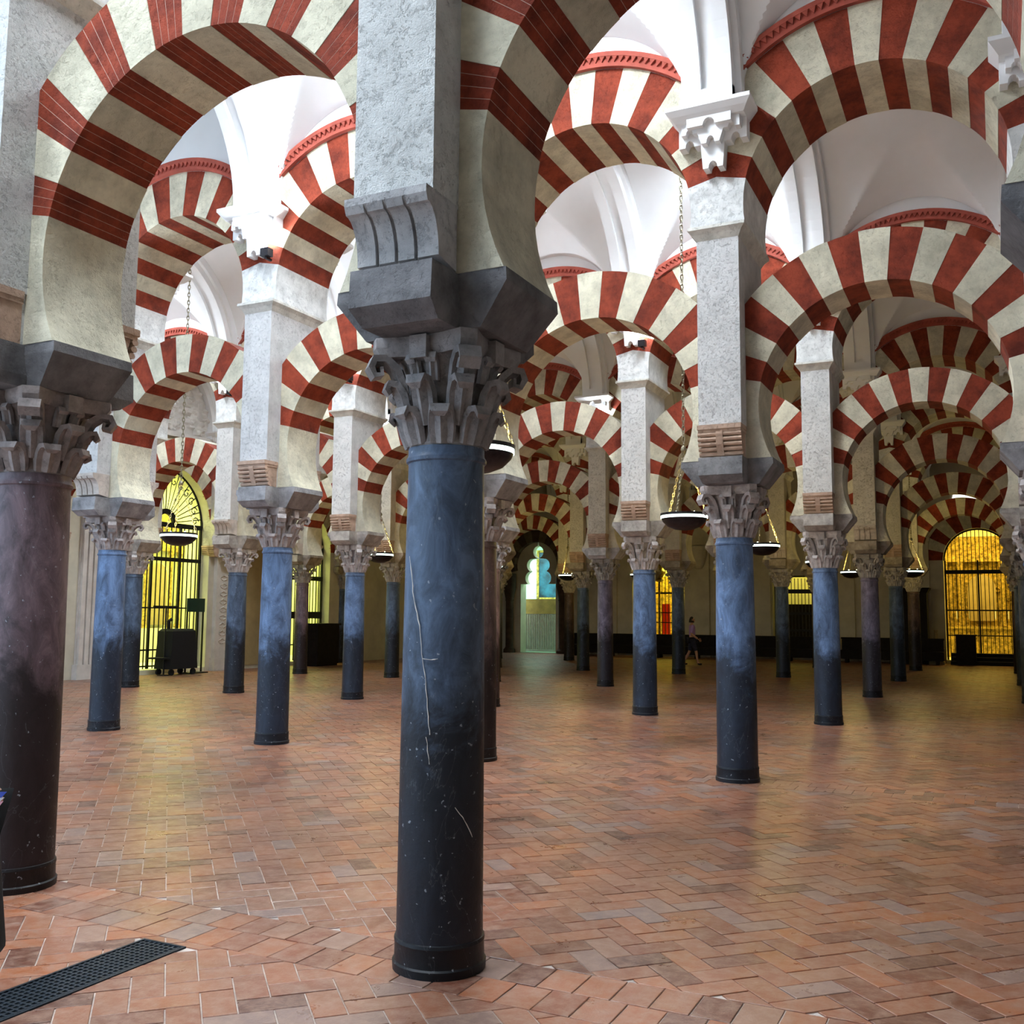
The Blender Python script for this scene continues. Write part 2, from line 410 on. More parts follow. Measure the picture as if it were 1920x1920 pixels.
# cruciform impost
mb = MB()
for sx in (1,):
    mb.add([(x, y, z) for x, y, z in [(-.31, -.25, Z_CAP), (.31, -.25, Z_CAP), (.31, .25, Z_CAP), (-.31, .25, Z_CAP), (-.46, -.288, Z_IMP-.06), (.46, -.288, Z_IMP-.06), (.46, .288, Z_IMP-.06), (-.46, .288, Z_IMP-.06), (-.455, -.286, Z_IMP), (.455, -.286, Z_IMP), (.455, .286, Z_IMP), (-.455, .286, Z_IMP)]],
           [(3, 2, 1, 0), (0, 1, 5, 4), (1, 2, 6, 5), (2, 3, 7, 6), (3, 0, 4, 7), (4, 5, 9, 8), (5, 6, 10, 9), (6, 7, 11, 10), (7, 4, 8, 11), (8, 9, 10, 11)])
    mb.add([(x, y, z) for x, y, z in [(-.20, -.44, Z_CAP), (.20, -.44, Z_CAP), (.20, .44, Z_CAP), (-.20, .44, Z_CAP), (-.215, -.535, Z_CAP+.07), (.215, -.535, Z_CAP+.07), (.215, .535, Z_CAP+.07), (-.215, .535, Z_CAP+.07), (-.215, -.525, Z_IMP-.005), (.215, -.525, Z_IMP-.005), (.215, .525, Z_IMP-.005), (-.215, .525, Z_IMP-.005)]],
           [(3, 2, 1, 0), (0, 1, 5, 4), (1, 2, 6, 5), (2, 3, 7, 6), (3, 0, 4, 7), (4, 5, 9, 8), (5, 6, 10, 9), (6, 7, 11, 10), (7, 4, 8, 11), (8, 9, 10, 11)])
IMPOST = mb.mesh('impost_block', 'impost_stone')

# ------------------------------------------------------------------ pier meshes
mb = MB(); mb.box(-PW, PW, -UH, UH, Z_PIER-.01, Z_MOULD)
mb.box(-PW+.012, PW-.012, -LH-.03, LH+.03, Z_IMP-.002, Z_PIER)
PIER = mb.mesh('pier_block', 'pier_stone')
def smooth_prof(f, n=7): return [f(k/(n-1)) for k in range(n)]
# plain concave corbel with three grooves (front side, -Y)
mb = MB()
prof = [(-LH-.02, Z_IMP)]+[(-.47-.10*(1-math.cos(t*PI/2)), Z_IMP+.03+(Z_PIER-.07-Z_IMP-.03)*math.sin(t*PI/2)) for t in [k/8 for k in range(9)]]+[(-.585, Z_PIER-.035), (-.585, Z_PIER), (-LH-.02, Z_PIER)]
xs = [-PW-.005, -.115, -.097, -.013, .005, .09, .108, PW+.005]
for k in range(7):
    gro = k in (1, 3, 5)
    pr = prof if not gro else [prof[0]]+[(y+.022, z) for y, z in prof[1:-3]]+prof[-3:]
    mb.prism(pr, xs[k], xs[k+1], 'x')
CORBEL_PLAIN = mb.mesh('corbel', 'rough_stone')
# roll corbel
mb = MB()
mb.prism([(-LH-.02, Z_IMP), (-.44, Z_IMP), (-.50, Z_PIER-.08), (-.50, Z_PIER-.07), (-LH-.02, Z_PIER-.07)], -PW+.01, PW-.01, 'x')
mb.box(-PW-.006, PW+.006, -.565, -LH-.02, Z_PIER-.045, Z_PIER)
mb.box(-PW, PW, -.55, -LH-.02, Z_PIER-.075, Z_PIER-.045)
for k in range(5):
    z = Z_IMP+.03+k*.047; yc = -.455-.075*math.sin((k+.5)/5*PI/2)
    for x0, x1 in ((-PW-.004, -.035), (.035, PW+.004)):
        n = 8; mb.prism([(yc-.026*math.cos(2*PI*i/n), z+.022*math.sin(2*PI*i/n)) for i in range(n)], x0, x1, 'x')
mb.prism([(-.42, Z_IMP+.005), (-.485, Z_IMP+.01), (-.535, Z_IMP+.12), (-.56, Z_PIER-.09), (-.56, Z_PIER-.07), (-.42, Z_PIER-.07)], -.034, .034, 'x')
CORBEL_ROLL = mb.mesh('corbel', 'rough_stone')
# moulding at the pier head
mb = MB()
for (h0, d0, z0), (h1, d1, z1) in (((PW, UH, Z_MOULD), (PW+.012, UH+.012, Z_MOULD+.02)), ((PW+.012, UH+.012, Z_MOULD+.02), (PW+.035, UH+.035, Z_MOULD+.06)), ((PW+.035, UH+.035, Z_MOULD+.06), (PW+.075, UH+.07, Z_MOULD+.10)), ((PW+.075, UH+.07, Z_MOULD+.10), (PW+.075, UH+.07, Z_UP))):
    mb.frust(h0, d0, z0, h1, d1, z1)
MOULD = mb.mesh('moulding', 'rough_stone')
A0, NV = math.radians(13), 15
DA = (PI-2*A0)/NV
# upper springer block
def upw(z): return HA-math.sqrt(max(UR**2-(z-UZ)**2, 0))
zt = UZ+UR*math.sin(A0)
zs = [Z_UP+(zt-Z_UP)*k/5 for k in range(6)]
poly = [(upw(z), z) for z in zs]+[(0, UZ+HA*math.tan(A0))]+[(-upw(z), z) for z in reversed(zs)]
UPSPRING = MB().prism(poly, -UH, UH).mesh('upper_springer', 'rough_stone')
# lower springers (one to each side)
def lowx(z): return HA-math.sqrt(max(LR**2-(z-LZ)**2, 0))
zt = LZ+LR*math.sin(A0)
zs = [Z_IMP+(zt-Z_IMP)*k/8 for k in range(9)]
poly = [(PW-.012, Z_IMP)]+[(lowx(z), z) for z in zs]+[(PW-.012, LZ+(HA-PW+.012)*math.tan(A0))]
LOWSPRING = MB().prism(poly, -LH, LH).mesh('springer', 'voussoir_cream')
# voussoirs
def voussoir_poly(k, r0, r1, xl, g=0.):
    t0, t1 = A0+k*DA+g/r1, A0+(k+1)*DA-g/r1
    arc = [t0+(t1-t0)*i/3 for i in range(4)]
    P = [(r0*math.cos(t), r0*math.sin(t)) for t in arc]+[(r1*math.cos(t), r1*math.sin(t)) for t in reversed(arc)]
    return clip(clip(P, 1, 0, xl), -1, 0, xl)
def vmesh(k, r0, r1, xl, h):
    red = k % 2 == 0
    d = .004 if red else 0.
    P = voussoir_poly(k, r0+d, r1-d, xl)
    return MB().prism(P, -h+d, h-d).mesh('voussoir', 'voussoir_red' if red else 'voussoir_cream')
LV = [vmesh(k, LR, LRO, HA-PW+.012, LH) for k in range(NV)]
UV = [vmesh(k, UR, URO, HA, UH) for k in range(NV)]
# brick-built red voussoirs of the nearest arcade: four bricks and the mortar between them
def brick_voussoir(k):
    out = []; t0 = A0+k*DA; sub = DA/4
    core = MB().prism(clip(clip(voussoir_poly(k, LR+.003, LRO-.003, HA-PW+.012), 1, 0, HA-PW+.012), -1, 0, HA-PW+.012), -LH+.0038, LH-.0038).mesh('voussoir', 'mortar')
    for q in range(4):
        a, b = t0+q*sub+.0012, t0+(q+1)*sub-.0012
        P = [((LR+.002)*math.cos(a), (LR+.002)*math.sin(a)), ((LR+.002)*math.cos(b), (LR+.002)*math.sin(b)), (LRO*math.cos(b), LRO*math.sin(b)), (LRO*math.cos(a), LRO*math.sin(a))]
        P = clip(clip(P, 1, 0, HA-PW+.012), -1, 0, HA-PW+.012)
        if len(P) >= 3: out.append(MB().prism(P, -LH+.003, LH-.003).mesh('brick', 'voussoir_red'))
    return core, out
LVB = {k: brick_voussoir(k) for k in range(0, NV, 2)}
# wall over the upper arch
N = 24; P = []
for i in range(N+1):
    x = -HA+2*HA*i/N; P.append((x, UZ+math.sqrt(max((URO-.01)**2-x*x, 0))))
P += [(HA, 9.2), (-HA, 9.2)]
SPANDREL = MB().prism(P, -UH+.004, UH-.004).mesh('spandrel_wall', 'plaster')
# dentil moulding, front side (-Y)
mb = MB(); t0, t1 = math.radians(41), math.radians(139); n = 32
def ringseg(mb, ra, rb, y0, y1):
    for i in range(n):
        a, b = t0+(t1-t0)*i/n, t0+(t1-t0)*(i+1)/n
        mb.prism([(ra*math.cos(a), ra*math.sin(a)), (rb*math.cos(a), rb*math.sin(a)), (rb*math.cos(b), rb*math.sin(b)), (ra*math.cos(b), ra*math.sin(b))], y0, y1)
ringseg(mb, 1.785, 1.825, -UH-.05, -UH+.02); ringseg(mb, 1.825, 1.885, -UH-.04, -UH+.02); ringseg(mb, 1.885, 1.935, -UH-.075, -UH+.02)
for i in range(44):
    a = t0+(t1-t0)*(i+.5)/44; da = (t1-t0)/44*.42
    mb.add([(1.886*math.cos(a-da), -UH-.072, 1.886*math.sin(a-da)), (1.886*math.cos(a+da), -UH-.072, 1.886*math.sin(a+da)), (1.83*math.cos(a), -UH-.055, 1.83*math.sin(a)),
            (1.886*math.cos(a-da), -UH, 1.886*math.sin(a-da)), (1.886*math.cos(a+da), -UH, 1.886*math.sin(a+da)), (1.83*math.cos(a), -UH, 1.83*math.sin(a))],
           [(0, 1, 2), (3, 5, 4), (0, 3, 4, 1), (1, 4, 5, 2), (2, 5, 3, 0)])
DENTIL = mb.mesh('dentil_moulding', 'dentil_red')

# ------------------------------------------------------------------ colours of single columns
SH = {'blue': (.072, .105, .165), 'bluebright': (.105, .165, .285), 'purple': (.13, .088, .10), 'grey': (.09, .098, .12), 'pink': (.28, .175, .155), 'brown': (.085, .05, .04), 'violet': (.165, .135, .185)}
SHTXT = {'blue': 'dark slate-blue', 'bluebright': 'pale blue-grey', 'purple': 'mottled purple-brown', 'grey': 'dull grey', 'pink': 'pinkish', 'brown': 'dark brown', 'violet': 'speckled violet-grey'}
SHAFTCOL = {(0, 0): 'blue', (-1, 0): 'purple', (0, 1): 'bluebright', (-1, 1): 'brown', (-2, 1): 'bluebright', (-3, 1): 'bluebright', (1, 1): 'blue', (0, 2): 'bluebright', (-1, 2): 'bluebright', (-2, 2): 'pink', (-3, 2): 'bluebright',
            (-4, 2): 'blue', (-5, 2): 'blue', (1, 2): 'bluebright', (0, 3): 'violet', (-2, 3): 'violet', (-1, 3): 'grey', (-4, 3): 'blue', (-5, 3): 'purple'}
def shaft_kind(i, j): return SHAFTCOL.get((i, j), ['grey', 'blue', 'brown'][(i*3+j) % 3])
NECKDZ = {(0, 0): -.03, (0, 1): -.035, (-1, 2): -.06, (0, 2): -.07, (-3, 2): -.035, (-3, 1): .03}
def ordinal_in_row(i, j, z=1.3, off=0.):
    lo, hi = ROWS[j]; xs = {k: pix(((k+off)*A, j*B, z))[0] for k in range(lo, hi+1)}
    vis = [k for k in xs if -60 < xs[k] < 1980]
    if i in vis: return ORD[vis.index(i)]+' from left'
    left = xs[i] < 0
    n = sum(1 for k in xs if k not in vis and (xs[k] < 0) == left and (xs[i] < xs[k] if left else xs[i] > xs[k]))
    return ('%s outside the %s edge' % (ORD[n], 'left' if left else 'right'))

def column(i, j):
    kind = shaft_kind(i, j); X, Y = i*A, j*B
    special = {(0, 0): 'tall dark slate-blue marble column with scratched white vein in the middle foreground',
               (-1, 0): 'mottled purple-brown marble column at the left edge of the foreground',
               (0, 1): 'pale blue-grey marble column right of centre with dark polished lower half'}
    lab = special.get((i, j), '%s marble column, %s in the %s' % (SHTXT[kind], ordinal_in_row(i, j), ROWTXT[j]))
    t = empty('marble_column', (X, Y, 0), lab, 'column', 'marble columns of the hall')
    sc = 1.13 if (i, j) == (-1, 0) else (.93 if j >= 3 else 1.0)
    dz = NECKDZ.get((i, j), 0.)
    zn = Z_NECK+dz; rz = random.uniform(0, 6)
    sh = obj('shaft', SHAFT, t, rz=rz, col=SH[kind], scale=(sc, sc, zn/Z_NECK))
    if (i, j) == (0, 0): crack(t)
    bc = [c*.35+.01 for c in SH[kind]]
    obj('base', BASE, t, rz=rz, col=bc, scale=(sc, sc, 1))
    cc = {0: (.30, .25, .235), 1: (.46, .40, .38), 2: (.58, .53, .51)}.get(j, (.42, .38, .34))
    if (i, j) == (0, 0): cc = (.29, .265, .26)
    cs = (sc, sc, (Z_CAP-zn)/.47)
    if j <= 2 and not (j == 0 and abs(i) > 1):
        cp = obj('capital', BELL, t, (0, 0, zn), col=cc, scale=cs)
        for k in range(8):
            obj('leaf', LEAF1, cp, rz=k*PI/4+PI/8, col=cc); obj('leaf', LEAF2, cp, rz=k*PI/4, col=cc)
        for k in range(4):
            obj('volute', VOLUTE, cp, rz=k*PI/2+PI/4, col=cc)
            for s in (-.2, .2): obj('helix', HELIX, cp, rz=k*PI/2+s, col=cc)
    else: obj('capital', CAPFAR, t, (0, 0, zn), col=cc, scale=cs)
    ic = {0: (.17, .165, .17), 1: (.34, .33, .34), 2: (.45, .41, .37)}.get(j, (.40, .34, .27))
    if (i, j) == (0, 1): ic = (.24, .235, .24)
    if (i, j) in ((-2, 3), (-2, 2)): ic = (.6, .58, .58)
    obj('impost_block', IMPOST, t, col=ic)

def crack(par):
    mb = MB(); rr = random.Random(5)
    def P(px, z): 
        a = math.atan2(CAM.y, CAM.x)-math.asin(max(-.98, min(.98, (px-828)/76)))*-1.0
        r = .1995 if z < .8 else .197
        return (r*math.cos(a), r*math.sin(a), z)
    for seg, w in (([(764, 1.87), (770, 1.75), (774, 1.66), (785, 1.55), (790, 1.42), (797, 1.30), (803, 1.14), (806, 1.06)], .0024), ([(800, 1.05), (806, .93)], .002), ([(852, .74), (868, .68), (882, .60)], .002), ([(790, 1.40), (806, 1.395), (818, 1.40)], .002)):
        pts = []
        for (p, z), (q, y) in zip(seg[:-1], seg[1:]):
            for k in range(4): f = k/4; pts.append(P(p+(q-p)*f+rr.uniform(-.7, .7), z+(y-z)*f))
        pts.append(P(*seg[-1])); mb.tube(pts, [w*(.5+rr.random()*.8) for _ in pts], 5)
    obj('pale_crack', mb.mesh('pale_crack', 'pilaster_stone'), par, label='thin whitish crack running down the shaft')

def pier(i, j):
    lab = {(0, 0): 'rough whitewashed pier over the big foreground column, plain grooved corbel', (-1, 0): 'rough whitewashed pier over the left foreground column',
           (0, 1): 'tall pale stone pier with ribbed corbel, right of centre'}.get((i, j), 'pale stone pier with corbel, %s in the %s' % (ordinal_in_row(i, j, 4.2), ROWTXT[j]))
    t = empty('arcade_pier', (i*A, j*B, 0), lab, 'pier', 'piers between the lower and upper arches')
    pc = {0: (.66, .66, .64), 1: (.68, .67, .66), 2: (.72, .71, .69)}.get(j, (.66, .62, .54))
    obj('pier_block', PIER, t, col=pc)
    if (i, j) == (0, 0):
        obj('corbel', CORBEL_PLAIN, t, col=(.44, .43, .43)); obj('corbel', CORBEL_PLAIN, t, rz=PI, col=(.44, .43, .43))
    elif (i+j) % 5 == 3:
        obj('corbel', CORBEL_PLAIN, t, col=(.60, .52, .46)); obj('corbel', CORBEL_PLAIN, t, rz=PI, col=(.60, .52, .46))
    else:
        c = (.52, .36, .27)
        obj('corbel', CORBEL_ROLL, t, col=c); obj('corbel', CORBEL_ROLL, t, rz=PI, col=c)
    obj('moulding', MOULD, t, col=(.70, .68, .62)); obj('upper_springer', UPSPRING, t, col=(.76, .76, .74))
    obj('springer', LOWSPRING, t); obj('springer', LOWSPRING, t, rz=PI)

def arches(i, j):
    X, Y = (i+.5)*A, j*B; od = ordinal_in_row(i, j, 4.5, .5)
    t = empty('horseshoe_arch', (X, Y, LZ), {(-1, 0): 'big red and cream horseshoe arch in the upper left foreground', (0, 0): 'red and cream horseshoe arch springing right from the foreground column, cut by the top edge'}.get((i, j), 'lower red and cream horseshoe arch, %s in the %s' % (od, ROWTXT[j])), 'arch', 'lower horseshoe arches')
    for k in range(NV):
        if j == 0 and k % 2 == 0:
            core, bs = LVB[k]; v = obj('voussoir', core, t)
            for b in bs: obj('brick', b, v)
        else: obj('voussoir', LV[k], t)
    if j == 0: od = ordinal_in_row(i, j, 6.5, .5)
    t = empty('round_arch', (X, Y, UZ), 'upper red and cream round arch, %s in the %s' % (od, ROWTXT[j]), 'arch', 'upper round arches')
    for k in range(NV): obj('voussoir', UV[k], t)
    obj('spandrel_wall', SPANDREL, t, (0, 0, -UZ))
    obj('dentil_moulding', DENTIL, t); obj('dentil_moulding', DENTIL, t, rz=PI)

for j, (lo, hi) in ROWS.items():
    for i in range(lo, hi+1):
        if (i, j) != (-6, 3): column(i, j)
        pier(i, j)
        if i < hi: arches(i, j)

# ------------------------------------------------------------------ vaults
HS, VZ, VK = B/2-UH, 6.60, .93            # half span, springing, vertical squash
def vault_z(x, y):
    """x from bay centre, y from nave axis"""
    t = HS-abs(y); zb = VZ+VK*math.sqrt(max(HS*HS-y*y, 0))
    z = zb
    if t < 1.12 and abs(x) < 1.2:
        zc = 7.79+(8.46-7.79)*t/1.06
        z = max(z, VZ+(zc-VZ)*math.sqrt(1-(x/1.2)**2))
    return z
mb = MB(); NX, NY = 72, 120
xs = [-HA+A*k/NX for k in range(NX+1)]; ys = [-HS*math.cos(PI*k/NY) for k in range(NY+1)]
mb.add([(x, y, vault_z(x, y)) for y in ys for x in xs], [(r*(NX+1)+c, r*(NX+1)+c+1, (r+1)*(NX+1)+c+1, (r+1)*(NX+1)+c) for r in range(NY) for c in range(NX)])
VAULT = mb.mesh('vault', 'plaster', smooth=.45)
# transverse rib at a pier line with groove
mb = MB(); NR = 40
def ribpt(t, off):
    a = PI*t; r = HS-off
    return (-r*math.cos(a), VZ+(HS*VK-off)*math.sin(a)) if True else None
def ribstrip(x0, x1, o0, o1, ta=0., tb=1.):
    for k in range(NR):
        a, b = ta+(tb-ta)*k/NR, ta+(tb-ta)*(k+1)/NR
        mb.prism([ribpt(a, o0), ribpt(a, o1), ribpt(b, o1), ribpt(b, o0)], x0, x1, 'x')
def off(t): return .26
ribstrip(-.30, .30, -.05, .14); ribstrip(-.235, -.075, .10, .26); ribstrip(.075, .235, .10, .26); ribstrip(-.08, .08, .10, .20)
for ta, tb in ((0, .028), (.972, 1)):
    for k in range(4):
        a, b = ta+(tb-ta)*k/4, ta+(tb-ta)*(k+1)/4
        mb.prism([ribpt(a, .1), ribpt(a, .262), ribpt(b, .262), ribpt(b, .1)], -.235, .235, 'x')
RIB = mb.mesh('rib', 'plaster', smooth=.35)
# lacework bracket under the rib (front of a wall at y=0 facing -y)
def notch(poly_x0, poly_x1, zb, w, h):
    """bottom edge from x0 to x1 at zb with a round notch in the middle"""
    c = (poly_x0+poly_x1)/2; pts = [(poly_x0, zb), (c-w, zb)]
    for k in range(7): a = PI-PI*k/6; pts.append((c+w*math.cos(a), zb+h*math.sin(a)))
    return pts+[(c+w, zb), (poly_x1, zb)]
mb = MB()
P = [(-.34, 6.52)]+notch(-.34, -.12, 6.27, .045, .07)+notch(-.10, .10, 6.02, .045, .07)+notch(.12, .34, 6.27, .045, .07)+[(.34, 6.52)]
mb.prism(P, 0.02, -.13)
P = [(-.29, 6.52)]+notch(-.29, -.13, 6.36, .035, .05)+notch(-.09, .09, 6.24, .04, .07)+notch(.13, .29, 6.36, .035, .05)+[(.29, 6.52)]
mb.prism(P, -.12, -.22)
P = [(-.22, 6.52)]+notch(-.22, .22, 6.40, .06, .07)+[(.22, 6.52)]
mb.prism(P, -.21, -.28)
for (h0, d0, z0, h1, d1, z1) in ((.34, .26, 6.47, .38, .31, 6.52), (.38, .31, 6.52, .42, .35, 6.57), (.42, .35, 6.57, .42, .35, 6.61)):
    mb.add([(-h0, .02, z0), (h0, .02, z0), (h0, -d0, z0), (-h0, -d0, z0), (-h1, .02, z1), (h1, .02, z1), (h1, -d1, z1), (-h1, -d1, z1)], [(0, 1, 2, 3), (7, 6, 5, 4), (0, 4, 5, 1), (1, 5, 6, 2), (2, 6, 7, 3), (3, 7, 4, 0)])
BRACKET = mb.mesh('bracket', 'plaster')
# skylight
fr = MB()
for x0, x1, y0, y1 in ((-.55, .55, -.85, -.78), (-.55, .55, .78, .85), (-.55, -.48, -.78, .78), (.48, .55, -.78, .78)): fr.box(x0, x1, y0, y1, 8.56, 8.83)
FRAME = fr.mesh('window_frame', 'plaster')
PANE = MB().box(-.48, .48, -.78, .78, 8.70, 8.72).mesh('pane', 'skylight_glass')
wn = 0
SKY = {(-2, -1), (-1, -1), (-1, 0), (-2, 0), (-4, 0), (-1, 1), (-3, 1), (-5, 1), (-5, 2)}  # includes an unseen skylight in the nearest nave, added to light the front piers
for n in range(-1, 6):
    lo, hi = ROWS[max(n, 0)]
    if n == -1: lo, hi = -2, 3
    for i in range(lo, hi+(1 if n < 5 else 0)):
        yc = (n+.5)*B
        v = obj('ceiling', VAULT, None, ((i+.5)*A, yc, 0), kind='structure')
        rb = obj('rib', RIB, v, (-HA, 0, 0))
        obj('bracket', BRACKET, v, (-HA, HS, 0)); obj('bracket', BRACKET, v, (-HA, -HS, 0), rz=PI)
        if (i, n) in SKY:
            wn += 1
            w = obj('window_%d' % wn, FRAME, None, ((i+.5)*A, yc, 0), kind='structure'); obj('pane', PANE, w)

# ------------------------------------------------------------------ walls with openings
WT = .55                                             # wall thickness
def arch_pts(u0, u1, zs, za, kind, n=12):
    """outline of an opening's head from (u0,zs) to (u1,zs)"""
    c, w, h = (u0+u1)/2, (u1-u0)/2, za-zs
    if kind == 'flat': return [(u0, za), (u1, za)]
    if kind == 'round': return [(c-w*math.cos(PI*k/(2*n)), zs+h*math.sin(PI*k/(2*n))) for k in range(2*n+1)]
    R = (w*w+h*h)/(2*w); a = math.asin(min(1, h/R))
    L = [(u0+R-R*math.cos(a*k/n), zs+R*math.sin(a*k/n)) for k in range(n+1)]
    return L+[(2*c-x, z) for x, z in reversed(L[:-1])]
def wall(name, origin, rz, u0, u1, top, mat, ops):
    mb = MB(); cur = u0
    for (a, b, z0, zs, za, kind, pts) in sorted(ops):
        mb.box(cur, a, 0, WT, 0, top)
        if z0 > 0: mb.box(a, b, 0, WT, 0, z0)
        P = pts or arch_pts(a, b, zs, za, kind)
        for p, q in zip(P[:-1], P[1:]):
            if q[0]-p[0] > 1e-5: mb.prism([p, q, (q[0], top), (p[0], top)], 0, WT)
        cur = b
    mb.box(cur, u1, 0, WT, 0, top)
    return obj(name, mb.mesh(name, mat), None, origin, rz, kind='structure')
XL, YF = -17.35, 35.0
LW, FW = (XL, 0, 0), (0, YF, 0)
def lobe_w(z):
    w = .83 if z < 2.95 else .03
    for zc, r, o in ((3.20, .31, .30), (3.76, .29, .25), (4.33, .27, -.03)):
        if abs(z-zc) < r: w = max(w, o+math.sqrt(r*r-(z-zc)**2))
    return w
wl = wall('wall_left', LW, PI/2, 3.0, 35.6, 9.3, 'wall_plaster', [(14.25, 17.0, 0, 3.9, 5.5, 'pointed', None), (20.4, 22.6, 0, 3.6, 4.7, 'round', None)])
wf = wall('wall_far', FW, 0, -18.0, 12.0, 9.3, 'wall_plaster',
          [(-16.31, -14.65, 0, 2.95, 4.9, 'flat', None), (-11.2, -9.0, .7, 2.9, 3.75, 'round', None), (-5.5, -3.9, .7, 3.1, 3.2, 'flat', None), (.62, 2.9, 0, 3.7, 4.84, 'round', None)])
wr = wall('wall_right', (11.3, 0, 0), -PI/2, -36, 9.5, 9.3, 'wall_plaster', [])  # unseen wall added to keep sky light off the columns' right sides
wb = wall('wall_back', (0, -9.0, 0), PI, -12, 1.5, 9.3, 'wall_plaster', [])  # unseen wall added to cut frontal sky light, left open on one side
m = MB(); m.add([(-80, -80, -.03), (60, -80, -.03), (60, -8.9, -.03), (-80, -8.9, -.03), (-80, -8.9, -.03), (-20.9, -8.9, -.03), (-20.9, 60, -.03), (-80, 60, -.03)], [(0, 1, 2, 3), (4, 5, 6, 7)])
obj('floor_courtyard', m.mesh('floor_courtyard', 'floor_mortar'), kind='structure')
# roof slab above the vaults so that no sky leaks in over them
m = MB(); m.box(-20.8, 11.8, -.4, 42, 9.3, 9.5); m.box(-5.79, 11.8, -9, -.4, 9.3, 9.5)
obj('ceiling_roof', m.mesh('ceiling_roof', 'wall_plaster'), kind='structure')
def chapel(name, origin, rz, u0, u1, depth, top, mat, power, colr, lamp_z, label, floor_z=.12):
    """room behind an opening"""
    y0, y1 = WT, WT+depth; w = None
    for nm, bx in (('_back', (u0-.05, u1+.05, y1, y1+.05, 0, top)), ('_side', (u0-.05, u0, y0, y1, 0, top)), ('_side', (u1, u1+.05, y0, y1, 0, top)), ('_top', (u0-.05, u1+.05, y0, y1, top, top+.05)), ('_floor', (u0, u1, .02, y1, 0, floor_z))):
        o = obj(name+nm, MB().box(*bx).mesh(name+nm, mat), None, origin, rz, kind='structure'); w = w or o
    l = bpy.data.lights.new('chapel_lamp', 'AREA'); l.shape = 'RECTANGLE'; l.size = (u1-u0)*.7; l.size_y = depth*.5; l.energy = power; l.color = colr
    lo = bpy.data.objects.new('chapel_lamp', l); COL.objects.link(lo); lo.parent = w; lo.location = ((u0+u1)/2, y0+depth*.45, lamp_z)
    return w
chapel('wall_chapel_left', LW, PI/2, 13.6, 19.7, 3.2, 5.9, 'chapel_plaster', 460, (.93, 1.0, .34), 5.7, '')
chapel('wall_chapel_middle', LW, PI/2, 20.0, 25.4, 2.6, 5.0, 'chapel_plaster', 280, (.90, 1.0, .32), 4.9, '')
chapel('wall_side_room', FW, 0, -20.8, -14.0, 4.6, 5.2, 'mint_plaster', 380, (.90, 1.0, .94), 5.1, '', .02)
chapel('wall_chapel_screen', FW, 0, -12.4, -8.6, 2.4, 4.2, 'chapel_plaster', 110, (1.0, .80, .10), 4.1, '')
chapel('wall_chapel_niche', FW, 0, -5.9, -3.4, 2.0, 3.8, 'chapel_plaster', 22, (1.0, .80, .15), 3.7, '')
chapel('wall_chapel_gilt', FW, 0, .1, 3.5, 3.6, 5.4, 'chapel_plaster', 170, (1.0, .74, .16), 5.3, '')

# ------------------------------------------------------------------ iron gates
def bars(mb, us, z0, ztop, r=.013):
    for u in us: mb.box(u-r, u+r, -r, r, z0, ztop(u) if callable(ztop) else ztop)
def gate(origin, rz, u0, u1, z0, zs, za, kind, step, rails, label, depth=.30, stile=()):
    t = empty('iron_gate', origin, label, 'gate', None, rz)
    c, w = (u0+u1)/2, (u1-u0)/2
    P = arch_pts(u0, u1, zs, za, kind)
    def top(u):
        for p, q in zip(P[:-1], P[1:]):
            if p[0] <= u <= q[0] and q[0] > p[0]: return p[1]+(q[1]-p[1])*(u-p[0])/(q[0]-p[0])
        return zs
    n = int((u1-u0)/step)
    for k in range(1, n):
        u = u0+(u1-u0)*k/n; zt = top(u) if kind == 'round' else min(top(u), zs)
        obj('bar', MB().box(-.012, .012, -.012, .012, z0, zt).mesh('bar', 'iron'), t, (u, depth, 0))
    for z, h in rails: obj('rail', MB().box(u0, u1, -.035, .035, z-h/2, z+h/2).mesh('rail', 'iron'), t, (0, depth, 0))
    for u in (u0+.03, u1-.03)+tuple(stile): obj('stile', MB().box(-.03, .03, -.03, .03, z0, min(zs, top(u))).mesh('stile', 'iron'), t, (u, depth, 0))
    fr = MB()
    for p, q in zip(P[:-1], P[1:]):
        fr.tube([(p[0], depth, p[1]), (q[0], depth, q[1])], .035, 5)
    obj('arch_frame', fr.mesh('arch_frame', 'iron'), t)
    return t
g = gate(LW, PI/2, 14.27, 16.98, .13, 3.95, 5.48, 'pointed', .155, [(3.95, .13), (3.02, .10), (1.72, .035), (.62, .04), (.2, .04)], 'tall iron gate with fan-shaped pointed top before the green-lit chapel', stile=(15.2, 16.2))
# radiating fan with scrolls in the pointed head of the first gate
fan = MB(); c = 15.62
for k in range(1, 20):
    a = PI*k/20; R = 1.33+.23*math.sin(a)**3
    fan.box(0, 0, 0, 0, 0, 0) if False else fan.tube([(c+.36*math.cos(a), .3, 3.98+.36*math.sin(a)), (c+R*math.cos(a), .3, 3.98+R*math.sin(a))], .015, 4)
obj('fan_bars', fan.mesh('fan_bars', 'iron'), g)
sc = MB()
for k in range(13):
    a = PI*(k+.5)/13; cx, cz = c+1.12*math.cos(a), 3.98+1.18*math.sin(a)
    sc.tube([(cx+(.13-.012*i)*math.cos(i*.75+a), .3, cz+(.13-.012*i)*math.sin(i*.75+a)) for i in range(10)], .017, 4)
obj('scrolls', sc.mesh('scrolls', 'iron'), g)
hf = MB()
for k in range(12):
    a, b = PI*k/12, PI*(k+1)/12
    hf.prism([(c+.26*math.cos(a), 3.98+.26*math.sin(a)), (c+.40*math.cos(a), 3.98+.40*math.sin(a)), (c+.40*math.cos(b), 3.98+.40*math.sin(b)), (c+.26*math.cos(b), 3.98+.26*math.sin(b))], .26, .34)
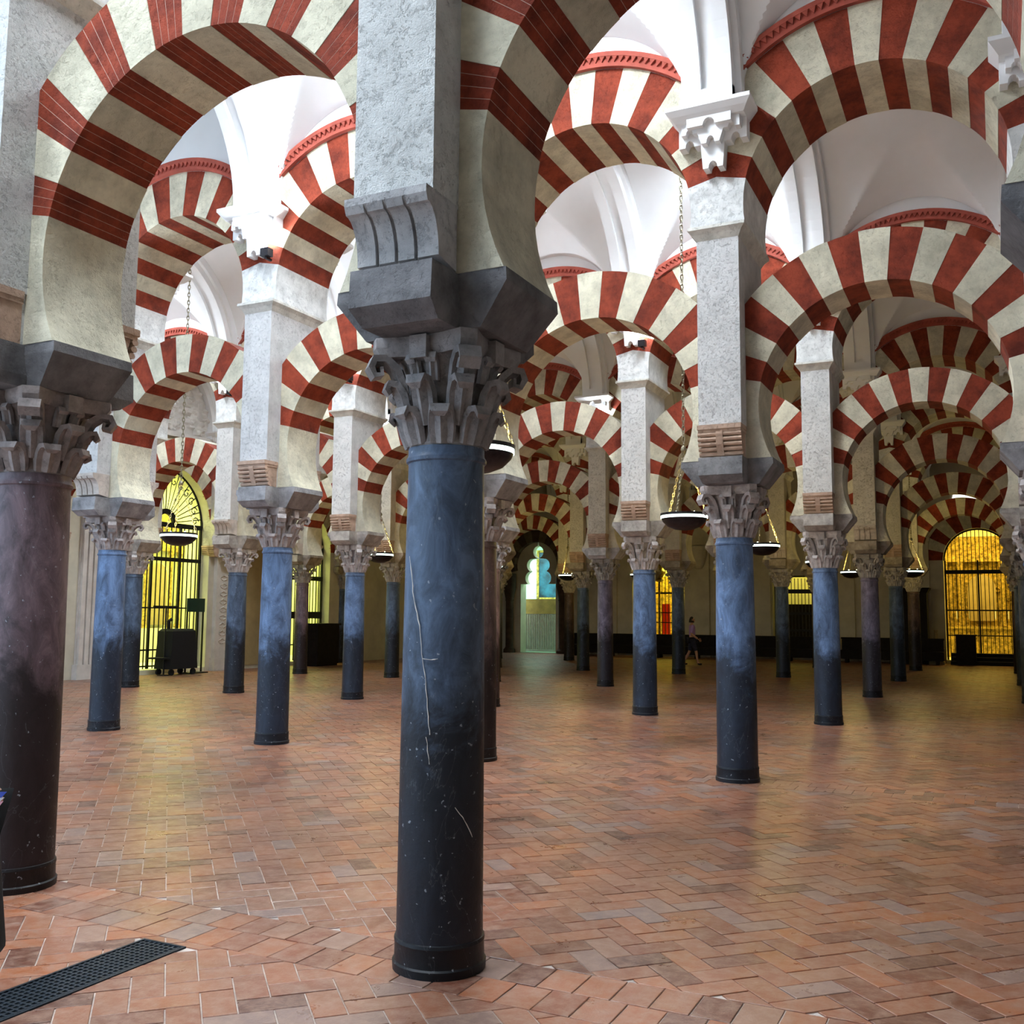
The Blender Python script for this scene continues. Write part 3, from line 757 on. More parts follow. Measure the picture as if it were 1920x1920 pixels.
obj('half_ring', hf.mesh('half_ring', 'iron'), g)
g2 = gate(LW, PI/2, 20.42, 22.58, .13, 3.6, 4.68, 'round', .15, [(3.62, .22), (2.73, .14), (1.55, .22), (.62, .04)], 'narrow iron gate with round fan top beside the ochre wall')
g3 = gate(FW, 0, .64, 2.88, .1, 3.7, 4.82, 'round', .125, [(3.28, .14), (1.9, .05), (1.0, .04)], 'round-topped iron gate before the golden altar at the right', stile=(1.75,))
g4 = gate(FW, 0, -11.18, -9.02, .72, 2.9, 3.73, 'round', .14, [(2.55, .07), (1.75, .04), (1.35, .04), (.80, .06)], 'iron screen of the yellow-lit chapel behind the central columns')
g5 = gate(FW, 0, -5.48, -3.92, .72, 3.1, 3.18, 'flat', .13, [(2.6, .16), (1.75, .10), (1.1, .08)], 'low-lit iron screen of the niche in the far wall')
# ring of voussoirs around wall openings
def wall_voussoirs(parent, u0, u1, zs, za, kind, th, proud, n, cols):
    P = arch_pts(u0, u1, zs, za, kind, n*2)
    c = (u0+u1)/2
    m = len(P)-1; per = m//n
    for k in range(n):
        seg = P[k*per:(k+1)*per+1]
        outp = []
        for (u, z) in seg:
            d = Vector((u-c, z-zs+ .55*(za-zs)*0)); 
            if d.length < 1e-4: d = Vector((0, 1))
            d.normalize(); outp.append((u+d.x*th, z+d.y*th))
        obj('voussoir', MB().prism(seg+outp[::-1], -proud+(.006 if k % 2 == 0 else 0), .05).mesh('voussoir', cols[k % 2]), parent)
wall_voussoirs(wl, 14.25, 17.0, 3.9, 5.5, 'pointed', .78, .03, 16, ('voussoir_red', 'voussoir_cream'))
wall_voussoirs(wl, 20.4, 22.6, 3.6, 4.7, 'round', .7, .03, 13, ('voussoir_red', 'voussoir_cream'))
wall_voussoirs(wf, .62, 2.9, 3.7, 4.84, 'round', .62, .03, 13, ('voussoir_red', 'voussoir_cream'))
lp = MB(); nz = 56
for k in range(nz):
    za, zb = 2.95+1.95*k/nz, 2.95+1.95*(k+1)/nz; wa, wb = lobe_w(za+1e-4), lobe_w(zb-1e-4)
    for sg in (-1, 1):
        lp.prism([(-15.48+sg*wa, za), (-15.48+sg*.835, za), (-15.48+sg*.835, zb), (-15.48+sg*wb, zb)], .0, .30)
obj('lobed_arch', lp.mesh('lobed_arch', 'wall_plaster'), wf)
# dark horseshoe ring and colonnettes around the side-room door
simple('dark_voussoir', (.055, .03, .02), .8, .4, 4); simple('dark_voussoir_pale', (.12, .09, .055), .8, .3, 4)
for k in range(13):
    a, b = math.radians(-12+204*k/13), math.radians(-12+204*(k+1)/13); c = -15.48
    pr = [(c+1.0*math.cos(t), 3.75+1.0*math.sin(t)) for t in (a, (a+b)/2, b)]+[(c+1.62*math.cos(t), 3.75+1.62*math.sin(t)) for t in (b, (a+b)/2, a)]
    obj('voussoir', MB().prism(pr, -.30, 0.02).mesh('voussoir', 'dark_voussoir' if k % 2 == 0 else 'dark_voussoir_pale'), wf)
for u in (-16.75, -14.25):
    mb = MB(); mb.lathe([(.26, 0), (.26, .12), (.2, .18), (.17, .25), (.165, 2.2), (.19, 2.25), (.18, 2.3), (.27, 2.75), (.29, 2.8), (.29, 2.95), (.29, 3.4)], 16, u, -.2)
    obj('engaged_column', mb.mesh('engaged_column', 'dark_voussoir', smooth=.5), wf)
# pilasters and mouldings of the walls
def pilaster(par, u0, u1, top, flutes, mat='pilaster_stone', proud=.12):
    mb = MB(); w = (u1-u0)
    mb.box(u0-.05, u1+.05, -proud-.05, .02, 0, .35); mb.box(u0-.04, u1+.04, -proud-.04, .02, top-.22, top)
    if flutes:
        n = flutes
        for k in range(n):
            a = u0+w*k/n; mb.box(a+w/n*.14, a+w/n*.86, -proud, .02, .35, top-.22)
        mb.box(u0, u1, -proud*.45, .02, .35, top-.22)
    else: mb.box(u0, u1, -proud, .02, .35, top-.22)
    return obj('pilaster', mb.mesh('pilaster', mat), par)
pilaster(wl, 12.65, 13.15, 6.2, 3); pilaster(wl, 13.5, 13.9, 6.2, 2)
p = pilaster(wl, 17.22, 17.78, 6.2, 0)
car = MB()
for k in range(9):
    z = .75+k*.22
    for s in (-1, 1): car.tube([(17.5+s*(.02+.11*math.sin(i*.5)), -.125, z+.02*i) for i in range(8)], .018, 5)
obj('carved_ornament', car.mesh('carved_ornament', 'pilaster_stone'), p)
for u in (-12.6, -8.7, -6.3, -3.2, -.6): pilaster(wf, u, u+.75, 4.6, 0, 'wall_plaster', .14)
obj('ochre_panel', MB().box(18.2, 20.1, -.02, .02, .1, 4.2).mesh('ochre_panel', 'ochre_plaster'), wl)
obj('cornice', MB().box(13.4, 17.9, -.14, .02, 6.28, 6.42).mesh('cornice', 'pilaster_stone'), wl)
# carved relief panel above the gate: shallow modelled foliage
N1, N2 = 44, 64; mb = MB(); rr = random.Random(3)
blobs = [(rr.uniform(14.5, 16.8), rr.uniform(6.45, 8.3), rr.uniform(.06, .2)) for _ in range(120)]
def rel(u, z):
    h = 0.
    for bu, bz, br in blobs:
        d = math.hypot(u-bu, z-bz)
        if d < br: h = max(h, .10*math.cos(d/br*PI/2)+.03*math.sin(d*60))
    return h
mb.add([(14.5+2.3*i/N1, -.03-rel(14.5+2.3*i/N1, 6.45+1.9*k/N2), 6.45+1.9*k/N2) for k in range(N2+1) for i in range(N1+1)], [(k*(N1+1)+i, k*(N1+1)+i+1, (k+1)*(N1+1)+i+1, (k+1)*(N1+1)+i) for k in range(N2) for i in range(N1)])
obj('carved_relief', mb.mesh('carved_relief', 'pilaster_stone', smooth=.6), wl)
# fluted bracket on the far wall
mb = MB(); mb.lathe([(.12, 3.5), (.2, 3.6), (.3, 3.85), (.36, 4.1), (.36, 4.2), (.42, 4.24), (.42, 4.38), (.30, 4.42)], 14, -8.35, -.2)
obj('fluted_bracket', mb.mesh('fluted_bracket', 'wall_plaster'), wf)
# lit lunette window above the golden gate
wn += 1
w = obj('window_%d' % wn, MB().prism([(.9, 5.75)]+arch_pts(.9, 2.7, 5.75, 6.75, 'round')[1:-1]+[(2.7, 5.75)], -.06, .02).mesh('window', 'pilaster_stone'), None, FW, kind='structure')
emit('window_light', (1.0, .96, .86), 1.3); emit('window_amber', (1.0, .50, .06), 1.2)
obj('pane', MB().prism([(1.0, 5.8)]+arch_pts(1.0, 2.6, 5.8, 6.65, 'round')[1:10]+[(1.8, 6.6), (1.8, 5.8)], -.08, -.06).mesh('pane', 'window_light'), w)
obj('pane', MB().prism([(1.8, 5.8), (1.8, 6.6)]+[(2*1.8-u, z) for u, z in reversed(arch_pts(1.0, 2.6, 5.8, 6.65, 'round')[1:10])]+[(2.6, 5.8)], -.08, -.06).mesh('pane', 'window_amber'), w)

# ------------------------------------------------------------------ things by the walls
t = empty('slatted_screen', (-16.0, YF+1.1, .02), 'pale slatted wooden screen standing inside the lobed doorway', 'screen')
for k in range(26): obj('slat', MB().box(-.022, .022, -.02, .02, 0, 1.55).mesh('slat', 'slat_paint'), t, (-1.1+2.2*k/25, 0, .08))
obj('backing', MB().box(-1.15, 1.15, .03, .05, 0, 1.65).mesh('backing', 'slat_paint'), t); obj('top_panel', MB().box(-1.15, 1.15, -.03, .05, 1.65, 2.3).mesh('top_panel', 'screen_ochre'), t)
obj('plinth', MB().box(-1.15, 1.15, -.05, .06, 0, .09).mesh('plinth', 'slat_paint'), t)
t = empty('framed_painting', (-16.75, YF+WT+4.58, 2.35), 'large dark blue painting in a gilt frame on the mint-green wall', 'painting')
obj('canvas', MB().box(-1.0, 1.2, -.03, .0, .1, 2.3).mesh('canvas', 'canvas_blue'), t)
for x0, x1, z0, z1 in ((-1.12, 1.32, 0, .12), (-1.12, 1.32, 2.3, 2.42), (-1.12, -1.0, .12, 2.3), (1.2, 1.32, .12, 2.3)): obj('frame', MB().box(x0, x1, -.09, 0.02, z0, z1).mesh('frame', 'gilt'), t)
# benches along the far wall
BENCH = {}
def bench(x, lab):
    t = empty('bench', (x, 33.6, 0), lab, 'bench', 'dark benches along the far wall')
    L = 3.4
    if not BENCH:
        BENCH['seat'] = MB().box(-L/2, L/2, -.25, .2, .40, .45).mesh('seat', 'dark_wood'); BENCH['back'] = MB().box(-L/2, L/2, .18, .24, .12, .86).mesh('backrest', 'dark_wood')
        BENCH['apron'] = MB().box(-L/2, L/2, -.24, -.20, .14, .40).mesh('apron', 'dark_wood'); BENCH['leg'] = MB().frust(.05, .22, 0, .04, .2, .42).mesh('leg', 'dark_wood')
        BENCH['rail'] = MB().box(-L/2-.02, L/2+.02, .15, .27, .84, .90).mesh('top_rail', 'dark_wood')
    obj('seat', BENCH['seat'], t); obj('backrest', BENCH['back'], t); obj('apron', BENCH['apron'], t); obj('top_rail', BENCH['rail'], t)
    for u in (-1.5, 0, 1.5): obj('leg', BENCH['leg'], t, (u, 0, 0))
for x, s in ((-11.6, 'leftmost of four'), (-8.1, 'behind the walking person'), (-4.6, 'below the dim niche'), (-1.1, 'nearest the golden gate')):
    bench(x, 'long black wooden bench along the far wall, '+s)
t = empty('side_altar', (XL-WT-3.05, 18.6, .12), 'gilt and cream side altar glowing behind the tall left gate', 'altarpiece', None, PI/2)
obj('table', MB().box(-.9, .9, -.5, 0, 0, 1.0).mesh('table', 'pilaster_stone'), t)
for u in (-.85, -.5, .5, .85): obj('pillar', MB().lathe([(.10, 1.0), (.10, 1.1), (.065, 1.15), (.06, 3.2), (.10, 3.3), (.10, 3.4)], 10, u, -.1).mesh('pillar', 'gilt', smooth=.6), t)
obj('arch_panel', MB().prism(arch_pts(-1.0, 1.0, 3.4, 4.6, 'round')+[(1.0, 3.38), (-1.0, 3.38)], -.15, 0).mesh('arch_panel', 'gilt'), t)
obj('statue_niche', MB().prism(arch_pts(-.4, .4, 2.6, 3.0, 'round')+[(.4, 1.1), (-.4, 1.1)], -.06, 0).mesh('statue_niche', 'ochre_plaster'), t)
# golden altarpiece
t = empty('altarpiece', (1.8, YF+WT+3.2, .12), 'gilded carved altarpiece glowing behind the right-hand gate', 'altarpiece')
obj('back_panel', MB().box(-1.5, 1.5, .1, .25, .9, 4.7).mesh('back_panel', 'gilt'), t)
for u in (-1.3, -.75, .75, 1.3):
    mb = MB(); mb.lathe([(.11, 1.2), (.12, 1.3)]+[(.085+.018*(k % 2), 1.35+k*.1) for k in range(22)]+[(.14, 3.6), (.16, 3.7)], 12, u, 0); obj('twisted_column', mb.mesh('twisted_column', 'gilt', smooth=.8), t)
obj('niche', MB().prism(arch_pts(-.5, .5, 2.6, 3.2, 'round')+[(.5, 1.4), (-.5, 1.4)], .02, .11).mesh('niche', 'ochre_plaster'), t)
obj('entablature', MB().box(-1.5, 1.5, -.15, .2, 3.7, 3.95).mesh('entablature', 'gilt'), t)
obj('altar_table', MB().box(-1.3, 1.3, -.7, 0, 0, 1.1).mesh('altar_table', 'gilt'), t)
obj('altar_top', MB().box(-1.4, 1.4, -.75, .05, 1.1, 1.18).mesh('altar_top', 'gilt'), t)
mb = MB()
for k in range(26):
    u, z = rr.uniform(-1.4, 1.4), rr.uniform(1.3, 4.5); r = rr.uniform(.05, .16)
    mb.tube([(u+(r-.008*i)*math.cos(i*.8), .06, z+(r-.008*i)*math.sin(i*.8)) for i in range(11)], .03, 5)
obj('carved_scrolls', mb.mesh('carved_scrolls', 'gilt'), t)
for k, u in enumerate((-.9, -.45, .45, .9)):
    t2 = empty('candlestick', (1.8+u, YF+WT+2.75, 1.30), 'gilt candlestick on the altar, %s from the left' % ORD[k], 'candlestick', 'candlesticks on the altar')
    mb = MB(); mb.lathe([(.09, 0), (.09, .02), (.03, .05), (.025, .2), (.04, .25), (.02, .3)], 10); obj('stem', mb.mesh('stem', 'gilt', smooth=.6), t2)
    obj('candle', MB().lathe([(.018, .3), (.018, .6)], 8).mesh('candle', 'paper_white'), t2)
t = empty('altar_steps', (1.85, YF-.55, 0), 'black low steps before the golden gate', 'steps')
for k in range(3): obj('tread', MB().box(-1.05, 1.05, -.5+.3*k, .52, .13*k, .13*(k+1)).mesh('tread', 'dark_wood'), t)
t = empty('stone_pedestal', (.35, YF-.9, 0), 'small ochre stone pedestal beside the golden gate', 'pedestal')
mb = MB(); mb.frust(.26, .26, 0, .26, .26, .1); mb.frust(.22, .22, .1, .17, .17, .45); mb.frust(.2, .2, .45, .25, .25, .56); obj('block', mb.mesh('block', 'ochre_plaster'), t)
mb = MB(); mb.lathe([(.06, .56), (.05, 1.1), (.07, 1.2)], 10); obj('post', mb.mesh('post', 'ochre_plaster'), t)
# dark cabinets either side of the golden gate
t = empty('confessional', (-.45, YF-.75, 0), 'tall black wooden confessional left of the golden gate', 'confessional')
obj('body', MB().box(-.55, .55, -.4, .4, 0, 2.5).mesh('body', 'dark_wood'), t); obj('cornice', MB().frust(.56, .42, 2.5, .66, .5, 2.68).mesh('cornice', 'dark_wood'), t)
obj('door', MB().box(-.32, .32, -.44, -.4, .1, 1.1).mesh('door', 'dark_wood'), t)
for s in (-1, 1): obj('post', MB().box(s*.5-.05, s*.5+.05, -.46, -.4, 0, 2.5).mesh('post', 'dark_wood'), t)
t = empty('display_case', (1.0, YF-.85, 0), 'low black cabinet standing before the golden gate', 'cabinet')
obj('body', MB().box(-.02, .62, -.25, .25, .08, 1.0).mesh('body', 'dark_wood'), t); obj('top', MB().box(-.06, .66, -.29, .29, 1.0, 1.05).mesh('top', 'dark_wood'), t); obj('plinth', MB().box(0, .6, -.23, .23, 0, .08).mesh('plinth', 'dark_wood'), t)
# in the screened chapel: gilt finial and red drapery
t = empty('gilt_finial', (-10.0, YF-.15, .7), 'ornate gilt spire rising over the yellow-lit screen', 'finial')
mb = MB(); mb.lathe([(.12, 2.3), (.2, 2.35), (.12, 2.45), (.22, 2.6), (.26, 2.7), (.10, 2.78), (.16, 2.9), (.18, 3.0), (.06, 3.08), (.12, 3.18), (.12, 3.26), (.03, 3.34), (.07, 3.42), (.02, 3.55)], 14); obj('spire', mb.mesh('spire', 'gilt', smooth=.6), t)
obj('mast', MB().lathe([(.05, 0), (.05, 2.35)], 8).mesh('mast', 'gilt'), t)
t = empty('red_drape', (-10.15, YF+1.2, .12), 'bright red hanging cloth behind the central chapel screen', 'drapery')
obj('cloth', MB().prism([(-.16+.02*(k % 2), 0) if False else (x, y) for x, y in [(-.18, 0), (-.1, .05), (0, 0), (.1, .05), (.18, 0), (.18, .03), (.1, .08), (0, .03), (-.1, .08), (-.18, .03)]], 0, 2.0, 'z').mesh('cloth', 'red_cloth'), t)
t = empty('altar_shrine', (-10.9, YF+2.6, .12), 'gilt altar panel behind the central chapel screen', 'altarpiece')
obj('panel', MB().box(-1.0, .9, .1, .2, .8, 3.2).mesh('panel', 'gilt'), t); obj('table', MB().box(-.9, .8, -.4, .1, 0, .9).mesh('table', 'gilt'), t)
t = empty('wall_cupboard', (-4.7, YF+1.4, .12), 'dark cupboard inside the dim niche of the far wall', 'cupboard')
obj('body', MB().box(-.5, .5, 0, .4, .6, 2.0).mesh('body', 'dark_wood'), t)
for u in (-.25, .25): obj('door', MB().box(u-.22, u+.22, -.03, 0, .7, 1.9).mesh('door', 'dark_wood'), t)
for s in (-1, 1): obj('leg', MB().box(s*.42-.04, s*.42+.04, .05, .35, 0, .6).mesh('leg', 'dark_wood'), t)
# group of dark things in front of the first gate
t = empty('covered_cart', (-16.85, 15.42, 0), 'boxy cart under a black cover in front of the green-lit gate', 'cart')
mb = MB(); mb.frust(.28, .48, .16, .25, .40, 1.12); mb.frust(.25, .40, 1.12, .2, .34, 1.18); obj('cover', mb.mesh('cover', 'black_cloth'), t)
obj('shelf', MB().box(-.25, .25, -.75, -.42, .42, .46).mesh('shelf', 'black_cloth'), t)
obj('handle', MB().tube([(0, -.3, 1.14), (0, -.32, 1.38), (0, -.22, 1.42)], .05, 8).mesh('handle', 'black_cloth'), t)
for sx in (-1, 1):
    for sy in (-1, 1):
        w = MB(); w.prism([(sy*.38+.08*math.cos(2*PI*k/12), .08+.08*math.sin(2*PI*k/12)) for k in range(12)], sx*.22-.03, sx*.22+.03, 'x'); obj('wheel', w.mesh('wheel', 'black_cloth'), t)
t = empty('sign_stand', (-16.95, 16.15, 0), 'black-green notice panel on two thin posts by the gate', 'sign')
obj('panel', MB().box(-.02, .02, -.32, .32, 1.62, 1.98).mesh('panel', 'sign_green'), t)
for s in (-.3, .28): obj('post', MB().box(-.018, .018, s-.018, s+.018, 0, 1.65).mesh('post', 'iron'), t)
obj('foot', MB().box(-.2, .2, -.34, .34, 0, .03).mesh('foot', 'iron'), t)
t = empty('crowd_barrier_post', (-16.8, 14.95, 0), 'thin black post with a crossbar before the green-lit gate', 'post')
obj('pole', MB().lathe([(.02, .02), (.02, 1.75)], 8).mesh('pole', 'iron'), t); obj('crossbar', MB().box(-.02, .02, -.42, .42, 1.72, 1.77).mesh('crossbar', 'iron'), t); obj('foot', MB().lathe([(.16, 0), (.16, .02), (.03, .03)], 12).mesh('foot', 'iron'), t)
t = empty('dark_cabinet', (-16.6, 21.2, 0), 'dark wooden cabinet in front of the narrow round-topped gate', 'cabinet')
obj('body', MB().box(-.3, .3, -.55, .55, .06, 1.25).mesh('body', 'dark_wood'), t); obj('top', MB().box(-.34, .34, -.6, .6, 1.25, 1.3).mesh('top', 'dark_wood'), t); obj('plinth', MB().box(-.27, .27, -.52, .52, 0, .06).mesh('plinth', 'dark_wood'), t)
t = empty('exit_sign', (XL+.03, 26.4, 2.6), 'tiny green emergency light on the left wall', 'sign')
obj('box', MB().box(-.04, .02, -.16, .16, 0, .14).mesh('box', 'iron'), t); obj('lit_face', MB().box(.021, .03, -.14, .14, .02, .12).mesh('lit_face', 'exit_light'), t)

# ------------------------------------------------------------------ hanging dish lamps
def chain_mesh(name, p, q, pitch=.05, r=.006):
    p, q = Vector(p), Vector(q); d = q-p; n = max(1, int(d.length/pitch)); e = d.normalized()
    a = e.orthogonal().normalized(); b = e.cross(a); mb = MB()
    for k in range(n):
        c = p+d*((k+.5)/n); s = a if k % 2 else b
        pts = [c+e*(pitch*.68*math.cos(2*PI*i/8))+s*(pitch*.28*math.sin(2*PI*i/8)) for i in range(9)]
        mb.tube(pts, r, 4)
    return mb.mesh(name, 'chain_metal')
LR0 = .315; KN = .92
mb = MB(); mb.lathe([(.03, -.175), (.12, -.165), (.22, -.125), (.285, -.06), (.305, -.02), (.295, -.02), (.27, -.055), (.2, -.11), (.03, -.15)], 32); DISH = mb.mesh('dish', 'bronze', smooth=.6)
mb = MB(); mb.lathe([(.30, -.02), (.312, -.02), (.312, .018), (.30, .018), (.30, -.02)], 32, cap=False); RIMG = mb.mesh('glass_band', 'lamp_glass')
mb = MB(); mb.lathe([(.296, .018), (.318, .018), (.318, .05), (.296, .05), (.296, .018)], 32, cap=False); RIMT = mb.mesh('rim_ring', 'bronze')
mb = MB(); mb.lathe([(.012, KN-.05), (.035, KN-.03), (.04, KN), (.03, KN+.03), (.012, KN+.05)], 10); KNOT = mb.mesh('knot', 'chain_metal', smooth=.7)
CH3 = [chain_mesh('chain', (LR0*.97*math.cos(a), LR0*.97*math.sin(a), .05), (.01*math.cos(a), .01*math.sin(a), KN-.03)) for a in (.5, .5+2*PI/3, .5+4*PI/3)]
CHUP = chain_mesh('chain', (0, 0, KN+.03), (0, 0, 8.80-2.92), .07, .008)
BULB = MB().lathe([(.02, -.06), (.03, 0), (.035, .05), (.02, .10), (.005, .12)], 10).mesh('bulb', 'lamp_glass', smooth=.8)
LAMPS = [(-1.36, 1.5, 'large hanging dish lamp with lit rim left of the right-hand column'), (-1.40, .5, 'hanging dish lamp half hidden behind the big foreground column'), (-10.35, 1.5, 'hanging dish lamp with lit rim before the green-lit gate'),
         (-1.55, 2.5, 'hanging dish lamp with lit rim just right of the right-hand column'), (-10.08, 2.5, 'small hanging dish lamp left of the foreground column, behind a pale pier'), (-10.1, 3.5, 'small hanging dish lamp near the dark columns left of the lobed doorway'),
         (-1.45, 3.5, 'small hanging dish lamp behind the pale blue column at right'), (-10.4, 4.5, 'small hanging dish lamp right of the lobed doorway'), (-1.44, 4.5, 'small distant hanging dish lamp left of the violet column'), (-7.9, 4.5, 'small distant hanging dish lamp beside the yellow-lit chapel screen'),
         (.2, 4.5, 'small distant hanging dish lamp right of the violet column')]
for x, n, lab in LAMPS:
    t = empty('hanging_lamp', (x, n*B, 2.92), lab, 'lamp', 'hanging dish lamps')
    obj('dish', DISH, t); obj('glass_band', RIMG, t); obj('rim_ring', RIMT, t); obj('knot', KNOT, t); obj('chain', CHUP, t)
    for c in CH3: obj('chain', c, t)
    for k in range(3): obj('bulb', BULB, t, (.14*math.cos(k*2.1), .14*math.sin(k*2.1), -.04))
    l = bpy.data.lights.new('lamp_glow', 'POINT'); l.energy = (22, 30, 45, 45, 45)[int(n)]; l.color = (1.0, .74, .22); l.shadow_soft_size = .12
    lo = bpy.data.objects.new('lamp_glow', l); COL.objects.link(lo); lo.parent = t; lo.location = (0, 0, .16)

# ------------------------------------------------------------------ floor drain
x0, x1, y0, y1 = GR
t = empty('drain_grate', ((x0+x1)/2, (y0+y1)/2, 0), 'black perforated drain grate set into the brick floor, lower left', 'grate')
hx, hy = (x1-x0)/2, (y1-y0)/2
mb = MB()
for a in ((-hx+.002, -hx+.016, -hy+.002, hy-.002), (hx-.016, hx-.002, -hy+.002, hy-.002), (-hx+.016, hx-.016, -hy+.002, -hy+.016), (-hx+.016, hx-.016, hy-.016, hy-.002)): mb.box(*a, -.005, .003)
obj('frame', mb.mesh('frame', 'grate_iron'), t); obj('channel_shade', MB().box(-hx+.002, hx-.002, -hy+.002, hy-.002, -.0058, -.0045).mesh('channel_shade', 'black_cloth'), t)  # black sheet under the bars stands in for the shaded depth of the channel
mb = MB(); n = 9
for k in range(1, n): u = -hx+2*hx*k/n; mb.box(u-.006, u+.006, -hy+.016, hy-.016, -.0045, .0)
v = -hy+.016
while v < hy-.016: mb.box(-hx+.016, hx-.016, v, v+.011, -.0045, .0005); v += .03
obj('grid', mb.mesh('grid', 'grate_iron'), t, kind='stuff')

# ------------------------------------------------------------------ people
def skin_obj(name, joints, edges, mat, parent=None, sub=2, root=0):
    """joints: list of ((x,y,z), rx, ry)"""
    me = bpy.data.meshes.new(name); me.from_pydata([j[0] for j in joints], edges, []); me.materials.append(MATS[mat])
    o = obj(name, me, parent)
    m = o.modifiers.new('skin', 'SKIN'); m.use_smooth_shade = True
    sv = me.skin_vertices[0].data if me.skin_vertices else None
    if sv is None:
        bpy.context.view_layer.objects.active = o; bpy.ops.mesh.customdata_skin_add(); sv = me.skin_vertices[0].data
    for k, j in enumerate(joints): sv[k].radius = (j[1], j[2]); sv[k].use_root = (k == root)
    s = o.modifiers.new('sub', 'SUBSURF'); s.levels = sub; s.render_levels = sub
    return o
def head(parent, z, sc, hair_long):
    """head with face, facing -y, chin at z"""
    mb = MB(); n = 20; rows = 16; vs = []
    for r in range(rows+1):
        f = r/rows; zz = f*.225; w = .075*math.sin(PI*min(.98, .10+.88*f))**.55; d = .095*math.sin(PI*min(.98, .10+.88*f))**.6
        for k in range(n):
            a = 2*PI*k/n; x, y = w*math.sin(a), -d*math.cos(a)
            front = max(0, math.cos(a))
            if front > .55 and abs(math.sin(a)) < .25 and .34 < f < .56: y -= .022*(1-abs(f-.42)/.15 if f > .34 else 0)
            if front > .8 and .22 < f < .28: y -= .006
            if front > .7 and .50 < f < .58 and .18 < abs(math.sin(a)) < .6: y += .008
            vs.append((x*sc, y*sc, (z+zz)*1.0 if sc == 1 else z+zz*sc))
    fs = [(r*n+k, r*n+(k+1) % n, (r+1)*n+(k+1) % n, (r+1)*n+k) for r in range(rows) for k in range(n)]+[tuple(range(n-1, -1, -1)), tuple(range(rows*n, rows*n+n))]
    mb.add(vs, fs); h = obj('head', mb.mesh('head', 'skin', smooth=1.2), parent)
    for s in (-1, 1):
        e = MB(); e.lathe([(.004, -.012), (.011, -.006), (.012, .0), (.011, .006), (.004, .012)], 8, s*.032*sc, -.083*sc); me = e.mesh('eye', 'hair_dark'); o = obj('eye', me, h, (0, 0, z+.118*sc))
        er = MB(); er.lathe([(.008, -.03), (.016, -.01), (.018, .012), (.008, .03)], 8, s*.078*sc, .005); obj('ear', er.mesh('ear', 'skin', smooth=1.2), h, (0, 0, z+.11*sc))
    mo = MB().box(-.022*sc, .022*sc, -.092*sc, -.08*sc, z+.048*sc, z+.056*sc); obj('mouth', mo.mesh('mouth', 'red_cloth'), h)
    hb = MB(); vs = []; rows = 10
    for r in range(rows+1):
        f = r/rows; zz = (.02 if hair_long else .10)+f*(.235-(.02 if hair_long else .10)); rad = math.cos(f*PI/2)**.4 if r < rows else .05
        for k in range(n):
            a = 2*PI*k/n; fr = math.cos(a)
            cut = fr > .35 and zz < .185
            k2 = .88 if cut else 1.0
            vs.append((.088*rad*math.sin(a)*sc*k2, (-.105*rad*fr*k2+.008)*sc, z+zz*sc))
    hb.add(vs, [(r*n+k, r*n+(k+1) % n, (r+1)*n+(k+1) % n, (r+1)*n+k) for r in range(rows) for k in range(n)]+[tuple(range(rows*n, rows*n+n))])
    obj('hair', hb.mesh('hair', 'hair_dark', smooth=1.2), parent)
def hand(parent, wrist, d, nrm, side, mat='skin', curl=.5):
    """palm and five fingers starting at the wrist; d = pointing direction, nrm = palm normal"""
    wv, d, nrm = Vector(wrist), Vector(d).normalized(), Vector(nrm).normalized(); sd = d.cross(nrm).normalized()*side
    J = [(wv, .024, .018), (wv+d*.05, .034, .017), (wv+d*.085, .038, .015)]; E = [(0, 1), (1, 2)]
    skin_obj('palm', [(tuple(p), a, b) for p, a, b in J], E, mat, parent, 1)
    for k, (off, L) in enumerate(((-.030, .062), (-.010, .072), (.011, .068), (.030, .052))):
        p = wv+d*.078+sd*off; a = d; pts = [p]
        for q in range(3):
            a = (a+nrm*curl*(.35+.25*q)).normalized(); p = p+a*L/3*1.15; pts.append(p)
        skin_obj('finger', [(tuple(v), .0095-.0012*i, .0095-.0012*i) for i, v in enumerate(pts)], [(0, 1), (1, 2), (2, 3)], mat, parent, 1)
    p = wv+d*.025-sd*.026; pts = [p, p-sd*.025+d*.02+nrm*.012, p-sd*.03+d*.048+nrm*.03, p-sd*.02+d*.066+nrm*.042]
    skin_obj('thumb', [(tuple(v), .011-.0012*i, .011-.0012*i) for i, v in enumerate(pts)], [(0, 1), (1, 2), (2, 3)], mat, parent, 1)
